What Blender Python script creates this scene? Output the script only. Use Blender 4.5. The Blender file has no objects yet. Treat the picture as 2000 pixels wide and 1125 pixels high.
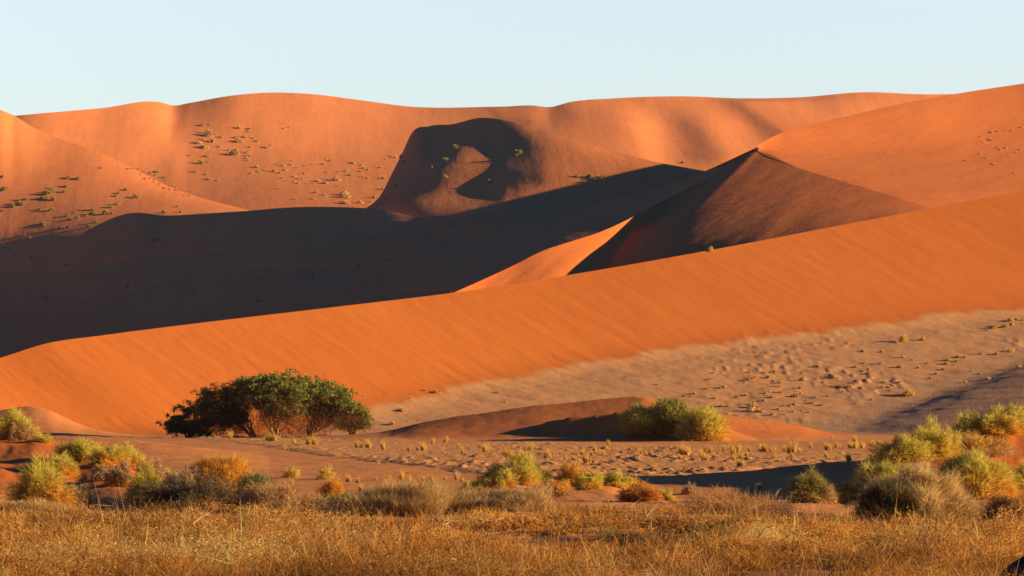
import bpy, math, random
import numpy as np
from mathutils import Vector
from mathutils.bvhtree import BVHTree
scene = bpy.context.scene
COL = scene.collection
F = 5671.0; HY = 828.0; CH = 1.7

def pchip(x, y, xi):
    x = np.asarray(x, float); y = np.asarray(y, float); xi = np.clip(xi, x[0], x[-1])
    if len(x) == 2:
        return y[0] + (y[1]-y[0])*(xi-x[0])/(x[1]-x[0])
    h = np.diff(x); d = np.diff(y)/h
    m = np.zeros_like(y)
    w1 = 2*h[1:]+h[:-1]; w2 = h[1:]+2*h[:-1]
    same = d[1:]*d[:-1] > 0
    with np.errstate(divide='ignore', invalid='ignore'):
        m[1:-1] = np.where(same, (w1+w2)/(w1/d[:-1]+w2/d[1:]), 0)
    m[0] = d[0]; m[-1] = d[-1]
    i = np.clip(np.searchsorted(x, xi)-1, 0, len(x)-2)
    t = (xi-x[i])/h[i]
    return ((2*t**3-3*t**2+1)*y[i] + (t**3-2*t**2+t)*h[i]*m[i] + (-2*t**3+3*t**2)*y[i+1] + (t**3-t**2)*h[i]*m[i+1])

def crom(x, y, xi):
    """smooth (not monotone) cubic through the points"""
    x = np.asarray(x, float); y = np.asarray(y, float); xi = np.clip(xi, x[0], x[-1])
    h = np.diff(x); d = np.diff(y)/h
    m = np.empty_like(y); m[0] = d[0]; m[-1] = d[-1]
    m[1:-1] = (h[1:]*d[:-1]+h[:-1]*d[1:])/(h[1:]+h[:-1])
    i = np.clip(np.searchsorted(x, xi)-1, 0, len(x)-2)
    t = (xi-x[i])/h[i]
    return ((2*t**3-3*t**2+1)*y[i] + (t**3-2*t**2+t)*h[i]*m[i] + (-2*t**3+3*t**2)*y[i+1] + (t**3-t**2)*h[i]*m[i+1])

def vnoise(x, y, seed=0):
    xi = np.floor(x).astype(np.int64); yi = np.floor(y).astype(np.int64)
    xf = x-xi; yf = y-yi
    def hsh(a, b):
        n = (a*374761393 + b*668265263 + seed*974634777) & 0xffffffff
        n = ((n ^ (n >> 13))*1274126177) & 0xffffffff
        return ((n ^ (n >> 16)) & 0xffff)/65535.0
    u = xf*xf*xf*(xf*(xf*6-15)+10); v = yf*yf*yf*(yf*(yf*6-15)+10)
    a = hsh(xi, yi); b = hsh(xi+1, yi); c = hsh(xi, yi+1); d = hsh(xi+1, yi+1)
    return (a*(1-u)+b*u)*(1-v)+(c*(1-u)+d*u)*v
def fbm(x, y, oct=4, seed=0):
    s = 0; a = .5; t = 0
    for o in range(oct):
        s = s + a*(vnoise(x, y, seed+o)-.5); t += a; a *= .5; x = x*2.03+17.1; y = y*2.03-9.3
    return s/t*2

def W(px, py, Y):
    return np.stack([(px-1000)/F*Y, Y+0*px, CH+(HY-py)/F*Y], -1)

def mesh_obj(name, V, Fq, mat=None, smooth=True, parent=None):
    me = bpy.data.meshes.new(name)
    V = np.ascontiguousarray(V, np.float32).reshape(-1, 3); Fq = np.ascontiguousarray(Fq, np.int32)
    k = Fq.shape[1]
    me.vertices.add(len(V)); me.vertices.foreach_set('co', V.ravel())
    me.loops.add(Fq.size); me.loops.foreach_set('vertex_index', Fq.ravel())
    me.polygons.add(len(Fq))
    me.polygons.foreach_set('loop_start', np.arange(0, Fq.size, k, dtype=np.int32))
    me.polygons.foreach_set('loop_total', np.full(len(Fq), k, np.int32))
    me.polygons.foreach_set('use_smooth', np.full(len(Fq), smooth, bool))
    me.update(calc_edges=True); me.validate()
    if mat: me.materials.append(mat)
    o = bpy.data.objects.new(name, me); COL.objects.link(o)
    if parent: o.parent = parent
    return o

def gridfaces(nv, nu, off=0):
    a = np.arange(nv*nu).reshape(nv, nu)+off
    return np.stack([a[:-1, :-1], a[1:, :-1], a[1:, 1:], a[:-1, 1:]], -1).reshape(-1, 4)

def set_attr(o, name, vals):
    at = o.data.attributes.new(name, 'FLOAT', 'POINT'); at.data.foreach_set('value', np.ascontiguousarray(vals, np.float32).ravel())

SURF = {}   # name -> BVH for placing plants
def patch(name, rows, px0, px1, nu, nv, mat, relief=None, back=None, smooth_x=crom, attrs=None, zdisp=None):
    """rows (top to bottom) of (px,py,Y) polylines: a real surface through the points they stand for"""
    R = []
    if px0 is None:        # rows whose points answer each other one to one
        u = np.linspace(0, len(rows[0])-1, nu); us = np.arange(len(rows[0]))
        for r in rows: R.append([pchip(us, [p[c] for p in r], u) for c in (0, 1, 2)])
    else:
        px = np.linspace(px0, px1, nu)
        for r in rows:
            r = sorted(r); xs = [p[0] for p in r]
            R.append((px, smooth_x(xs, [p[1] for p in r], px), pchip(xs, [p[2] for p in r], px)))
    PX, PY, YY = (np.stack([r[c] for r in R]) for c in (0, 1, 2))     # k x nu
    k = len(rows); s = np.linspace(0, k-1, nv)
    if k > 2:
        pxx = np.stack([pchip(np.arange(k), PX[:, j], s) for j in range(nu)], 1)
        py = np.stack([pchip(np.arange(k), PY[:, j], s) for j in range(nu)], 1)
        Y = np.stack([pchip(np.arange(k), YY[:, j], s) for j in range(nu)], 1)
    else:
        t = s[:, None]; pxx = PX[0]*(1-t)+PX[1]*t; py = PY[0]*(1-t)+PY[1]*t; Y = YY[0]*(1-t)+YY[1]*t
    if relief is not None: Y = Y+relief(pxx, py, s[:, None]/(k-1)+0*pxx)
    V = W(pxx, py, Y)
    if zdisp is not None: V[..., 2] += zdisp(V, pxx, py, s[:, None]/(k-1)+0*pxx)
    ppx, ppy = pxx, py
    if back is not None:
        bx, by, ang, L = back; n = 14
        d = np.linspace(0, L, n+1)[1:][::-1]
        B = V[0][None]+np.stack([d*bx, d*by, -d*math.tan(math.radians(ang))*(1-.25*d/L)], -1)[:, None, :]
        V = np.concatenate([B, V[:1], V], 0)      # the crest row twice: a sharp edge
        ppx = np.concatenate([np.repeat(pxx[0][None], n+1, 0), pxx], 0); ppy = np.concatenate([np.repeat(py[0][None], n+1, 0), py], 0)
    nvv = V.shape[0]
    fq = gridfaces(nvv, nu)
    if back is not None: fq = np.delete(fq, np.s_[n*(nu-1):(n+1)*(nu-1)], 0)
    o = mesh_obj(name, V, fq, mat)
    o['kind'] = 'structure'
    if attrs:
        for an, fn in attrs.items(): set_attr(o, an, fn(V, ppx, ppy))
    SURF[o.name] = (V.reshape(-1, 3), fq)
    return o
random.seed(7); rng = np.random.default_rng(11)
SUN_AZ, SUN_EL = math.radians(-7), math.radians(13.3)
SUN = np.array([math.cos(SUN_EL)*math.cos(SUN_AZ), math.cos(SUN_EL)*math.sin(SUN_AZ), math.sin(SUN_EL)])

# ---------------------------------------------------------------- materials
class NT:
    def __init__(s, name):
        s.m = bpy.data.materials.new(name); s.m.use_nodes = True
        s.t = s.m.node_tree; s.b = s.t.nodes['Principled BSDF']; s.out = s.t.nodes['Material Output']
        s.b.inputs['Roughness'].default_value = .95; s.b.inputs['Specular IOR Level'].default_value = .08
    def n(s, kind, **kw):
        o = s.t.nodes.new('ShaderNode'+kind)
        for k, v in kw.items(): setattr(o, k, v)
        return o
    def l(s, a, b): s.t.links.new(a, b)
    def pos(s, rot=0, scale=(1, 1, 1)):
        g = s.n('NewGeometry'); m = s.n('Mapping', vector_type='TEXTURE'); s.l(g.outputs['Position'], m.inputs[0])
        m.inputs['Rotation'].default_value = (0, 0, rot); m.inputs['Scale'].default_value = tuple(1/x for x in scale)
        return m.outputs[0]
    def noise(s, vec, scale, detail=4, rough=.55, dist=0):
        o = s.n('TexNoise'); s.l(vec, o.inputs['Vector']); o.inputs['Scale'].default_value = scale
        o.inputs['Detail'].default_value = detail; o.inputs['Roughness'].default_value = rough; o.inputs['Distortion'].default_value = dist
        return o.outputs['Fac']
    def rng(s, v, a, b, c, d):
        o = s.n('MapRange'); s.l(v, o.inputs[0])
        for i, x in enumerate((a, b, c, d)): o.inputs[1+i].default_value = x
        return o.outputs[0]
    def math(s, op, a, b=None):
        o = s.n('Math', operation=op)
        for i, x in enumerate((a, b)):
            if x is None: continue
            if isinstance(x, (int, float)): o.inputs[i].default_value = x
            else: s.l(x, o.inputs[i])
        return o.outputs[0]
    def mix(s, f, a, b, mode='MIX'):
        o = s.n('Mix', data_type='RGBA', blend_type=mode)
        for i, x in ((0, f), (6, a), (7, b)):
            if isinstance(x, (int, float)): o.inputs[i].default_value = x
            elif isinstance(x, tuple): o.inputs[i].default_value = (*x, 1)
            else: s.l(x, o.inputs[i])
        return o.outputs[2]
    def attr(s, name):
        o = s.n('Attribute'); o.attribute_name = name; return o
    def bump(s, h, strength, dist, prev=None):
        o = s.n('Bump'); o.inputs['Strength'].default_value = strength; o.inputs['Distance'].default_value = dist
        s.l(h, o.inputs['Height'])
        if prev is not None: s.l(prev, o.inputs['Normal'])
        return o.outputs[0]
    def color(s, c): s.l(c, s.b.inputs['Base Color'])
    def normal(s, n): s.l(n, s.b.inputs['Normal'])

def dune_mat(name, c1, c2, streak_rot=0, streak=.0):
    t = NT(name)
    p = t.pos()
    big = t.rng(t.noise(p, .006, 5, .6), .3, .7, 0, 1)
    fine = t.rng(t.noise(p, .05, 6, .65), .3, .7, 0, 1)
    f = t.math('ADD', t.math('MULTIPLY', big, .6), t.math('MULTIPLY', fine, .4))
    stre = t.noise(t.pos(streak_rot, (.05, .006, .01)), 1, 6, .65)
    c = t.mix(f, c1, c2)
    c = t.mix(t.rng(stre, .45, .72, 0, .4), c, tuple(x*.72 for x in c1))
    t.color(t.mix(t.rng(t.noise(p, .4, 3, .6), .5, .72, 0, .3), c, tuple(x*1.15 for x in c2)))
    q = t.pos(streak_rot, (.07, .010, .015))
    h = t.noise(q, 1, 5, .6)
    h2 = t.noise(p, .08, 6, .6)
    nb = t.bump(h, .35, 4.0*streak) if streak else None
    nb = t.bump(h2, .35, 1.4, nb)
    t.normal(t.bump(t.noise(p, .45, 4, .6), .3, .5, nb))
    return t.m
M_far = dune_mat('far_sand', (.66,.205,.063), (.75,.26,.09), 0.05, .4)
M_near = dune_mat('near_sand', (.54,.15,.036), (.62,.18,.045), -.3, .45)

def front_mat():
    t = NT('front_dune_sand')
    p = t.pos()
    a = t.attr('pale').outputs['Fac']
    edge = t.noise(t.pos(math.radians(44), (.13, .02, .05)), 1, 3, .5)      # slides leave tongues of orange on the pale apron
    e2 = t.noise(p, .35, 5, .6)
    a = t.math('ADD', a, t.math('ADD', t.math('MULTIPLY', t.math('SUBTRACT', edge, .5), .55), t.math('MULTIPLY', t.math('SUBTRACT', e2, .5), .05)))
    a = t.rng(a, .42, .58, 0, 1)
    big = t.rng(t.noise(p, .018, 5, .6), .3, .7, 0, 1)
    streak = t.noise(t.pos(math.radians(44), (.38, .016, .05)), 1, 6, .65)
    org = t.mix(big, (.58,.158,.030), (.655,.188,.037))
    org = t.mix(t.math('MULTIPLY', t.rng(streak, .45, .75, 0, .34), t.rng(t.noise(p, .022, 3, .5), .35, .65, .1, 1)), org, (.53,.125,.022))
    lumps = t.noise(p, .22, 6, .65)
    pale = t.mix(t.rng(lumps, .35, .68, 0, 1), (.69,.37,.175), (.74,.315,.11))
    pale = t.mix(t.rng(t.noise(p, 1.3, 4, .6), .35, .7, 0, .5), pale, (.66,.34,.15))
    gy = t.attr('grey').outputs['Fac']
    pale = t.mix(gy, pale, (.56,.31,.16))
    t.color(t.mix(a, org, pale))
    # relief: slip streaks and small slides on the face, ripples and hummocks on the apron
    inv = t.math('SUBTRACT', 1, a)
    hs = t.math('MULTIPLY', streak, inv)
    nb = t.bump(hs, .17, .5)
    wv = t.n('TexWave', wave_type='BANDS', bands_direction='X'); t.l(t.pos(math.radians(25)), wv.inputs['Vector'])
    wv.inputs['Scale'].default_value = .55; wv.inputs['Distortion'].default_value = 8; wv.inputs['Detail'].default_value = 3; wv.inputs['Detail Scale'].default_value = 1.2
    hr = t.math('MULTIPLY', wv.outputs['Fac'], t.math('MULTIPLY', a, t.math('ADD', .35, t.math('MULTIPLY', gy, .8))))
    nb = t.bump(hr, .3, .035, nb)
    hl = t.math('MULTIPLY', t.noise(p, .55, 5, .62), a)
    nb = t.bump(hl, .45, .3, nb)
    hf = t.math('MULTIPLY', t.noise(p, 2.2, 3, .6), t.math('MULTIPLY', gy, 1))
    nb = t.bump(hf, .8, .18, nb)
    nb = t.bump(t.noise(p, .12, 5, .6), .2, .5, nb)
    t.normal(nb)
    return t.m
M_front = front_mat()

def ground_mat():
    t = NT('ground_sand')
    p = t.pos()
    r = t.attr('rough').outputs['Fac']; red = t.attr('red').outputs['Fac']
    n1 = t.rng(t.noise(p, .12, 5, .6), .3, .7, 0, 1)
    smooth = t.mix(n1, (.71,.275,.085), (.79,.315,.10))
    crust = t.noise(p, 1.1, 6, .7)
    pale = t.mix(t.rng(crust, .38, .66, 0, 1), (.72,.31,.105), (.84,.42,.155))
    c = t.mix(r, smooth, pale)
    redc = t.mix(n1, (.64,.175,.034), (.70,.20,.042))
    c = t.mix(red, c, redc)
    c = t.mix(t.attr('gap_shade').outputs['Fac'], c, t.mix(t.noise(p, 7, 4, .7), (.09,.045,.02), (.30,.15,.06)))
    gr = t.noise(p, 9, 3, .6)
    c = t.mix(t.rng(gr, .35, .7, .0, .28), c, (.36,.15,.06))
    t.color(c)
    hr = t.math('MULTIPLY', t.math('MAXIMUM', crust, .45), r)
    nb = t.bump(hr, .9, .45)
    wv = t.n('TexWave', wave_type='BANDS', bands_direction='X'); t.l(t.pos(math.radians(12)), wv.inputs['Vector'])
    wv.inputs['Scale'].default_value = .9; wv.inputs['Distortion'].default_value = 7; wv.inputs['Detail'].default_value = 3; wv.inputs['Detail Scale'].default_value = .8
    nb = t.bump(t.math('MULTIPLY', wv.outputs['Fac'], t.math('SUBTRACT', 1, r)), .14, .02, nb)
    nb = t.bump(t.noise(p, 1.7, 5, .6), .3, .07, nb)
    nb = t.bump(t.noise(p, .25, 4, .6), .25, .3, nb)
    t.normal(nb)
    return t.m
M_ground = ground_mat()

def plant_mat(name, trans=.25, rough=.75):
    t = NT(name)
    at = t.attr('tint'); t.color(at.outputs['Color']); t.b.inputs['Roughness'].default_value = rough
    tr = t.n('BsdfTranslucent'); t.l(at.outputs['Color'], tr.inputs[0])
    mx = t.n('MixShader'); mx.inputs[0].default_value = trans
    t.l(t.b.outputs[0], mx.inputs[1]); t.l(tr.outputs[0], mx.inputs[2]); t.l(mx.outputs[0], t.out.inputs[0])
    return t.m
M_plant = plant_mat('plant_stems', .48); M_leaf = plant_mat('tree_leaves', .2, .6)
def bark_mat():
    t = NT('bark'); p = t.pos(0, (1, 1, .25)); n = t.noise(p, 6, 6, .7)
    t.color(t.mix(t.rng(n, .35, .65, 0, 1), (.24,.12,.055), (.5,.29,.14))); t.normal(t.bump(n, .6, .06))
    return t.m
M_bark = bark_mat()
def rock_mat():
    t = NT('dark_rock'); p = t.pos(); n = t.noise(p, 5, 8, .7)
    t.color(t.mix(t.rng(n, .35, .65, 0, 1), (.05,.042,.025), (.16,.13,.075))); t.normal(t.bump(n, .7, .08))
    return t.m
M_rock = rock_mat()

def gl(px, c, wl, wr):
    d = px-c; return np.exp(-(d/np.where(d<0, wl, wr))**2)
def ridge(px, py, line, A, wl, wr, f0=10, f1=10):
    ys = [p[1] for p in line]; xs = [p[0] for p in line]
    c = np.interp(py, ys, xs)
    fade = np.clip((py-ys[0])/f0, 0, 1)*np.clip((ys[-1]-py)/f1, 0, 1)
    fade = fade*fade*(3-2*fade)
    return -A*gl(px, c, wl, wr)*fade
def rel4(px, py, v):
    r = ridge(px, py, [(1330,188),(1339,203),(1364,221),(1389,257),(1410,299),(1425,340)], 35, 60, 55, 60, 40)
    r += ridge(px, py, [(1450,188),(1467,203),(1535,253),(1580,300)], 29, 50, 110, 12, 40)
    r += ridge(px, py, [(1180,195),(1225,240),(1245,300),(1260,350)], 32, 80, 40, 45, 30)
    r += ridge(px, py, [(1600,185),(1634,203),(1690,250)], 7, 40, 60, 12, 30)
    r += ridge(px, py, [(965,207),(978,216),(1000,240)], 5, 22, 40, 5, 14)
    return r
D4 = patch('far_dune_range', [
 [(-700,260,2750),(-100,240,2700),(30,226,2650),(200,211,2750),(315,200,2840),(338,206,2865),(370,201,2875),(450,187,2895),(520,181,2930),(600,183,2965),(700,195,3005),(800,208,3035),(960,208.5,3060),(985,208,3062),(1040,206,3064),(1075,209,3068),(1110,200,3086),(1200,192,3130),(1330,188,3190),(1450,192,3240),(1560,190,3290),(1690,180,3350),(1800,184,3400),(1900,183,3460),(2700,150,3750)],
 [(-700,330,2550),(0,320,2500),(200,310,2580),(338,300,2660),(370,297,2682),(450,292,2712),(520,290,2734),(650,295,2776),(800,300,2812),(960,300,2845),(1040,290,2850),(1330,290,2985),(1560,280,3085),(1800,280,3190),(2700,260,3500)],
 [(-700,450,2250),(0,450,2350),(338,430,2390),(520,420,2400),(800,410,2450),(960,410,2480),(1330,400,2620),(1560,390,2720),(2700,360,3000)],
 [(-700,520,2250),(500,520,2250),(1000,500,2150),(2700,500,2150)]],
 -700, 2700, 900, 180, M_far, back=(0,1,25,700), relief=rel4)
D6 = patch('left_far_dune', [
 [(-700,60,2250),(-200,130,2280),(0,214,2300),(30,227,2310),(60,246,2310),(200,300,2300),(350,372,2280),(490,412,2250),(560,432,2230)],
 [(-700,300,2200),(0,380,2215),(200,385,2212),(350,398,2208),(490,420,2205),(560,437,2200)],
 [(-700,420,2200),(0,450,2150),(150,430,2150),(300,416,2160),(490,428,2170),(560,440,2170)],
 [(-700,520,2260),(0,530,2100),(150,495,2040),(300,455,2010),(560,475,1960)],
 [(-700,700,2250),(0,640,2060),(150,610,1960),(300,580,1890),(560,560,1820)]],
 -700, 560, 300, 140, M_far, back=(.5,.85,25,300))
D3 = patch('middle_far_dune', [
 [(690,420,2060),(745,378,2055),(770,330,2050),(790,290,2046),(800,267,2042),(840,246,2018),(880,243,1990),(940,230,1955),(1000,238,1928),(1050,251,1908),(1120,271,1880),(1200,296,1856),(1300,320,1828),(1360,331,1825),(1480,350,1830)],
 [(690,425,2040),(745,386,2030),(780,325,2010),(800,295,1988),(850,290,1942),(900,287,1908),(960,287,1894),(1000,288,1876),(1045,290,1855),(1090,296,1838),(1140,304,1825),(1200,315,1813),(1300,330,1800),(1360,337,1800),(1480,353,1815)],
 [(690,432,2000),(745,393,1960),(780,352,1912),(820,344,1863),(860,338,1839),(955,333,1826),(990,333,1810),(1030,333,1796),(1070,334,1785),(1120,337,1780),(1200,340,1776),(1360,345,1770),(1480,360,1785)],
 [(690,440,1900),(745,402,1834),(790,393,1796),(915,386,1774),(955,387,1760),(990,388,1742),(1030,387,1736),(1120,385,1734),(1250,372,1734),(1360,358,1752),(1480,375,1740)],
 [(690,460,1800),(840,445,1690),(1000,435,1600),(1100,430,1570),(1360,405,1545),(1480,410,1550)]],
 690, 1480, 400, 180, M_far, back=(-.3,.95,28,300))
D5 = patch('low_shaded_dune', [
 [(-800,640,1450),(0,611,1300),(300,612,1195),(500,606,1120),(650,592,1065),(800,572,1010),(880,568,985)],
 [(-800,760,1380),(0,720,1235),(300,700,1130),(500,680,1055),(650,660,1000),(800,635,945),(880,620,920)]],
 -800, 880, 300, 50, M_far, back=(.6,.8,20,90))
VAL = patch('shaded_slip_dune', [
 [(-800,700,2200),(-100,560,2100),(0,545,2040),(100,495,2040),(180,445,2025),(250,417,2000),(330,421,1960),(400,417,1920),(480,412,1880),(570,405,1830),(640,404,1785),(760,412,1690),(815,423,1638),(870,421,1592),(950,418,1540),(1090,421,1472),(1200,388,1445),(1350,345,1418),(1480,287,1402)],
 [(-800,740,2050),(0,600,1980),(330,515,1830),(600,497,1620),(700,505,1535),(760,508,1480),(830,505,1410),(890,498,1370),(1000,470,1345),(1090,450,1335),(1200,414,1378),(1350,355,1405),(1480,292,1401)],
 [(-800,800,1850),(0,740,1690),(300,690,1490),(500,665,1340),(650,645,1230),(800,610,1120),(890,570,1060),(1000,520,1120),(1060,490,1150),(1180,450,1215),(1240,422,1290),(1300,390,1340),(1400,340,1385),(1480,297,1400)]],
 -800, 1480, 500, 160, M_far, back=(.5,.85,28,200), relief=lambda px, py, v: 18*fbm(px*.004+py*.011, py*.03, 5, 16)*np.clip(v*3, 0, 1))
def relb(px, py, v):                                   # wind-combed streaks down the slip face
    a = px+1.05*py; return 5*fbm(a*.011, py*.004, 3, 14)*np.clip(v*3, 0, 1)
BOWL = patch('crescent_dune', [
 [(800,610,1010),(890,570,1060),(1000,520,1120),(1060,490,1150),(1180,450,1215),(1300,390,1340),(1400,340,1385),(1480,297,1400),(1560,328,1340),(1700,370,1260),(1810,405,1200),(2100,520,1050)],
 [(800,660,970),(885,625,1035),(1000,590,1070),(1075,560,1104),(1165,512,1172),(1187,512,1178),(1218,510,1162),(1290,500,1124),(1400,490,1089),(1600,480,1050),(1780,470,1026),(2100,600,1000)],
 [(800,800,870),(880,760,900),(960,720,950),(1020,680,1000),(1120,640,1050),(1160,620,1060),(1200,620,1060),(1270,610,1040),(1400,600,1010),(1600,600,980),(1780,600,950),(2100,700,900)]],
 None, None, 500, 160, M_near, relief=relb)
D2 = patch('big_right_dune', [
 [(1480,285,1406),(1500,272,1450),(1530,258,1510),(1620,235,1630),(1800,195,1810),(2000,163,1990),(2700,90,2400)],
 [(1480,292,1403),(1560,300,1440),(1700,300,1540),(2000,290,1730),(2700,250,2100)],
 [(1480,297,1400),(1560,328,1340),(1700,370,1260),(1810,405,1200),(1900,440,1150),(2100,520,1050),(2700,700,900)]],
 1480, 2700, 400, 120, M_near, back=(.3,.95,20,300))
CR = [(-700,860,500),(-300,760,550),(0,699,600),(90,671,612),(200,655,627),(380,632,649),(650,600,682),(890,571,710),(1200,522,746),(1390,488,769),(1600,448,797),(1810,408,825),(2000,372,850),(2700,220,950)]
_px = np.linspace(-700,2700,2000); _y = crom([p[0] for p in CR],[p[1] for p in CR],_px); _Y = pchip([p[0] for p in CR],[p[2] for p in CR],_px)
_C = W(_px,_y,_Y); _s = _C[:,0]*.716+_C[:,1]*.698; _n = _C[:,0]*.698-_C[:,1]*.716
def sst(x, a, b):
    t = np.clip((x-a)/(b-a),0,1); return t*t*(3-2*t)
def smax(a, b, k):
    h = np.clip(.5+.5*(a-b)/k,0,1); return b*(1-h)+a*h+k*h*(1-h)
TOE = W(*[np.array(c, float) for c in zip(*[(1500,850,560),(1560,838,600),(1600,835,611),(1700,795,633),(1800,757,656),(1900,724,678),(2000,690,700),(2300,590,760)])])
def toe_d(px, Y):
    x = (px-1000)/F*Y                                 # distance to the right of the toe line, seen from above
    xt = np.interp(Y, TOE[:,1], TOE[:,0])
    return (x-xt)*.8
def apron(x, Y):
    px = 1000+x/Y*F
    q = Y-600
    z = .2*.5*(q+np.sqrt(q*q+300))-1.0
    d = toe_d(px, Y)                                  # a low rippled dune lies on the apron on the right, its steep toe to the left
    rd = 1.0+.128*(x-64.7)+.1146*(Y-611)+1.8*sst(d+2.5*fbm(Y*.09, x*.09, 3, 70), -5, 24)-1.1
    z = smax(z, rd, .8)
    z = z+.35*fbm(x*.03, Y*.03, 3, 5)+.16*fbm(x*.16, Y*.16, 3, 8)*np.clip((px-700)/300, 0, 1)
    hm = sst(px, 1300, 1500)*(1-sst(toe_d(px, Y), -6, 2))*np.clip(.5+1.3*fbm(x*.03, Y*.03, 2, 90), 0, 1)
    z = z+hm*(1.5*np.maximum(vnoise(x*.42, Y*.16, 91)-.70, 0)+1.2*np.maximum(vnoise(x*.8, Y*.3, 92)-.66, 0))*.85*sst(HY-(z-CH)/Y*F, 630, 665)
    return np.where(Y < 650, np.minimum(z, (Y-560)*.15), z)-.3
def dune1(x, Y):
    s_ = x*.716+Y*.698; d = x*.698-Y*.716-np.interp(s_,_s,_n)
    zc = np.interp(s_,_s,_C[:,2])
    return zc-.45*np.maximum(d,0)
nu, nv = 1000, 420
px = np.linspace(-700,2700,nu); yc = np.interp(px,_px,_Y)
t = np.linspace(0,1,nv)[:,None]
Yg = yc*(1-t)+300*t; pxg = np.repeat(px[None],nv,0); xg = (pxg-1000)/F*Yg
zg = smax(dune1(xg,Yg), apron(xg,Yg), 3.0)
zg += (0.12*fbm((xg*.716+Yg*.698)*.35, (xg*.698-Yg*.716)*.05, 3, 21)+.05*fbm((xg*.716+Yg*.698)*1.1, (xg*.698-Yg*.716)*.3, 2, 25))*np.clip((yc-Yg)/4, 0, 1)
zg[0] += 0*zg[0]; zg[0] = dune1(xg[:1],Yg[:1])
Vg = np.stack([xg,Yg,zg],-1)
d = np.linspace(0,150,13)[1:][::-1]
Bk = Vg[0][None]+np.stack([-d*.7,d*.7,-d*.55],-1)[:,None,:]
Vg = np.concatenate([Bk,Vg[:1],Vg],0)
Fg = np.delete(gridfaces(Vg.shape[0],nu), np.s_[12*(nu-1):13*(nu-1)], 0)
D1 = mesh_obj('front_dune', Vg, Fg, M_front); D1['kind']='structure'
SURF['front_dune'] = (Vg.reshape(-1,3), Fg)
# ---------------------------------------------------------------- apron attributes
def front_attrs(V):
    x, Y, z = V[..., 0], V[..., 1], V[..., 2]
    px = 1000+x/Y*F
    dd = dune1(x, Y)-apron(x, Y)                       # above 0: the slip face, below 0: the apron it runs out on
    pale = np.clip(.5-dd/6.0, 0, 1)
    back = np.arange(V.shape[0])[:, None] < 13
    pale = np.where(back, 0, pale)
    pale = np.where((px < 700), pale*np.clip((px-560)/140, 0, 1), pale)
    grey = sst(toe_d(px, Y), -8, 6)
    return pale, grey
_p, _g = front_attrs(Vg)
set_attr(D1, 'pale', _p); set_attr(D1, 'grey', _g)

# ---------------------------------------------------------------- the ground near the camera
def hz(px, py, Y): return CH+(HY-py)/F*Y               # height that shows at row py from distance Y
def prof(px, pts):                                     # pts: (px, crest row, crest distance)
    xs = [p[0] for p in pts]
    return pchip(xs, [p[1] for p in pts], px), pchip(xs, [p[2] for p in pts], px)
def crest(px, Y, pts, front, back, pw=1.0):
    py, Yc = prof(px, pts)
    H = np.maximum(hz(px, py, Yc), 0)
    d = Y-Yc
    return H*np.where(d < 0, np.clip(1+d/front, 0, 1)**pw, np.clip(1-d/back, 0, 1)**1.3)
def ground_z(px, Y):
    x = (px-1000)/F*Y
    z = .10*fbm(x*.12, Y*.05, 4, 3)*np.clip((Y-30)/60, 0, 1)+.05*fbm(x*.7, Y*.5, 3, 4)+.14*fbm(x*.28, Y*.15, 3, 44)*np.clip((60-Y)/8, 0, 1)
    # far low dunes
    m1 = crest(px, Y, [(560,858,345),(640,850,340),(740,842,336),(820,825,334),(940,805,333),(1050,790,332),(1150,780,332),(1220,773,332),(1250,772,331),(1290,781,329),(1340,799,327),(1400,806,327),(1450,812,330),(1560,829,336),(1620,842,342),(1700,851,346),(1800,860,350)], 48, 14, 1.0)
    m1b = crest(px, Y, [(930,857,302),(985,842,299),(1050,826,296.5),(1110,813,294),(1170,808,292),(1230,802,289.5),(1300,806,288.5),(1400,828,288),(1490,866,288)], 5, 30, 1.0)
    m2 = crest(px, Y, [(-500,830,430),(-200,815,430),(0,800,430),(30,795,430),(60,793,430),(90,799,428),(130,817,424),(170,834,420),(230,846,415),(300,853,410)], 75, 30, 1.1)
    m3 = crest(px, Y, [(-400,848,190),(80,848,190),(230,850,192),(330,862,180),(500,890,150),(700,925,120),(760,950,110)], 85, 40, 1.0)*.75
    # shrub mounds at the edge of the brush
    lf = crest(px, Y, [(-600,845,74),(-200,842,75),(0,850,75),(60,853,74),(110,862,73.5),(160,873,73),(210,885,72),(270,915,70),(320,955,67),(360,985,65)], 11.5, 22, .75)
    lf2 = crest(px, Y, [(-300,905,66),(20,912,66),(90,925,66),(140,950,65),(190,985,64)], 4.5, 5, .8)
    lf3 = crest(px, Y, [(330,985,62),(380,930,62),(430,915,62),(480,935,61),(540,965,60),(600,990,60)], 4, 6, .8)
    cm = crest(px, Y, [(900,975,72),(950,945,72),(1000,932,72),(1060,940,72),(1110,938,72),(1200,934,72),(1250,945,70),(1320,975,68)], 6.5, 12, .75)
    bank = crest(px, Y, [(1180,945,88),(1230,938,88),(1400,922,90),(1600,903,92),(1700,895,94),(1900,880,95),(2300,780,95)], 13, 8, .8)
    rm = crest(px, Y, [(1620,985,70),(1680,940,72),(1750,893,75),(1850,872,77),(1900,857,79),(1960,838,81),(2000,830,82),(2120,760,87),(2200,690,90),(2350,600,90),(2600,600,88)], 12.5, 16, .75)  # past the frame's right side it rises unseen, added to shade the bank
    rm2 = crest(px, Y, [(1780,975,67),(1840,925,68.5),(1900,905,69),(1960,915,69),(2050,900,70),(2400,900,70)], 4, 7, .8)
    pit = .5*sst(px, 1180, 1300)*(1-sst(px, 1640, 1720))*sst(Y, 65.5, 67.5)*(1-sst(Y, 80, 91))
    return z-pit+np.maximum.reduce([smax(m1, m1b, .35)-.09, m2, m3, 0*m1])+np.maximum.reduce([lf, lf2, lf3, cm, bank, rm, rm2])
NU, NV = 1150, 560
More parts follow.
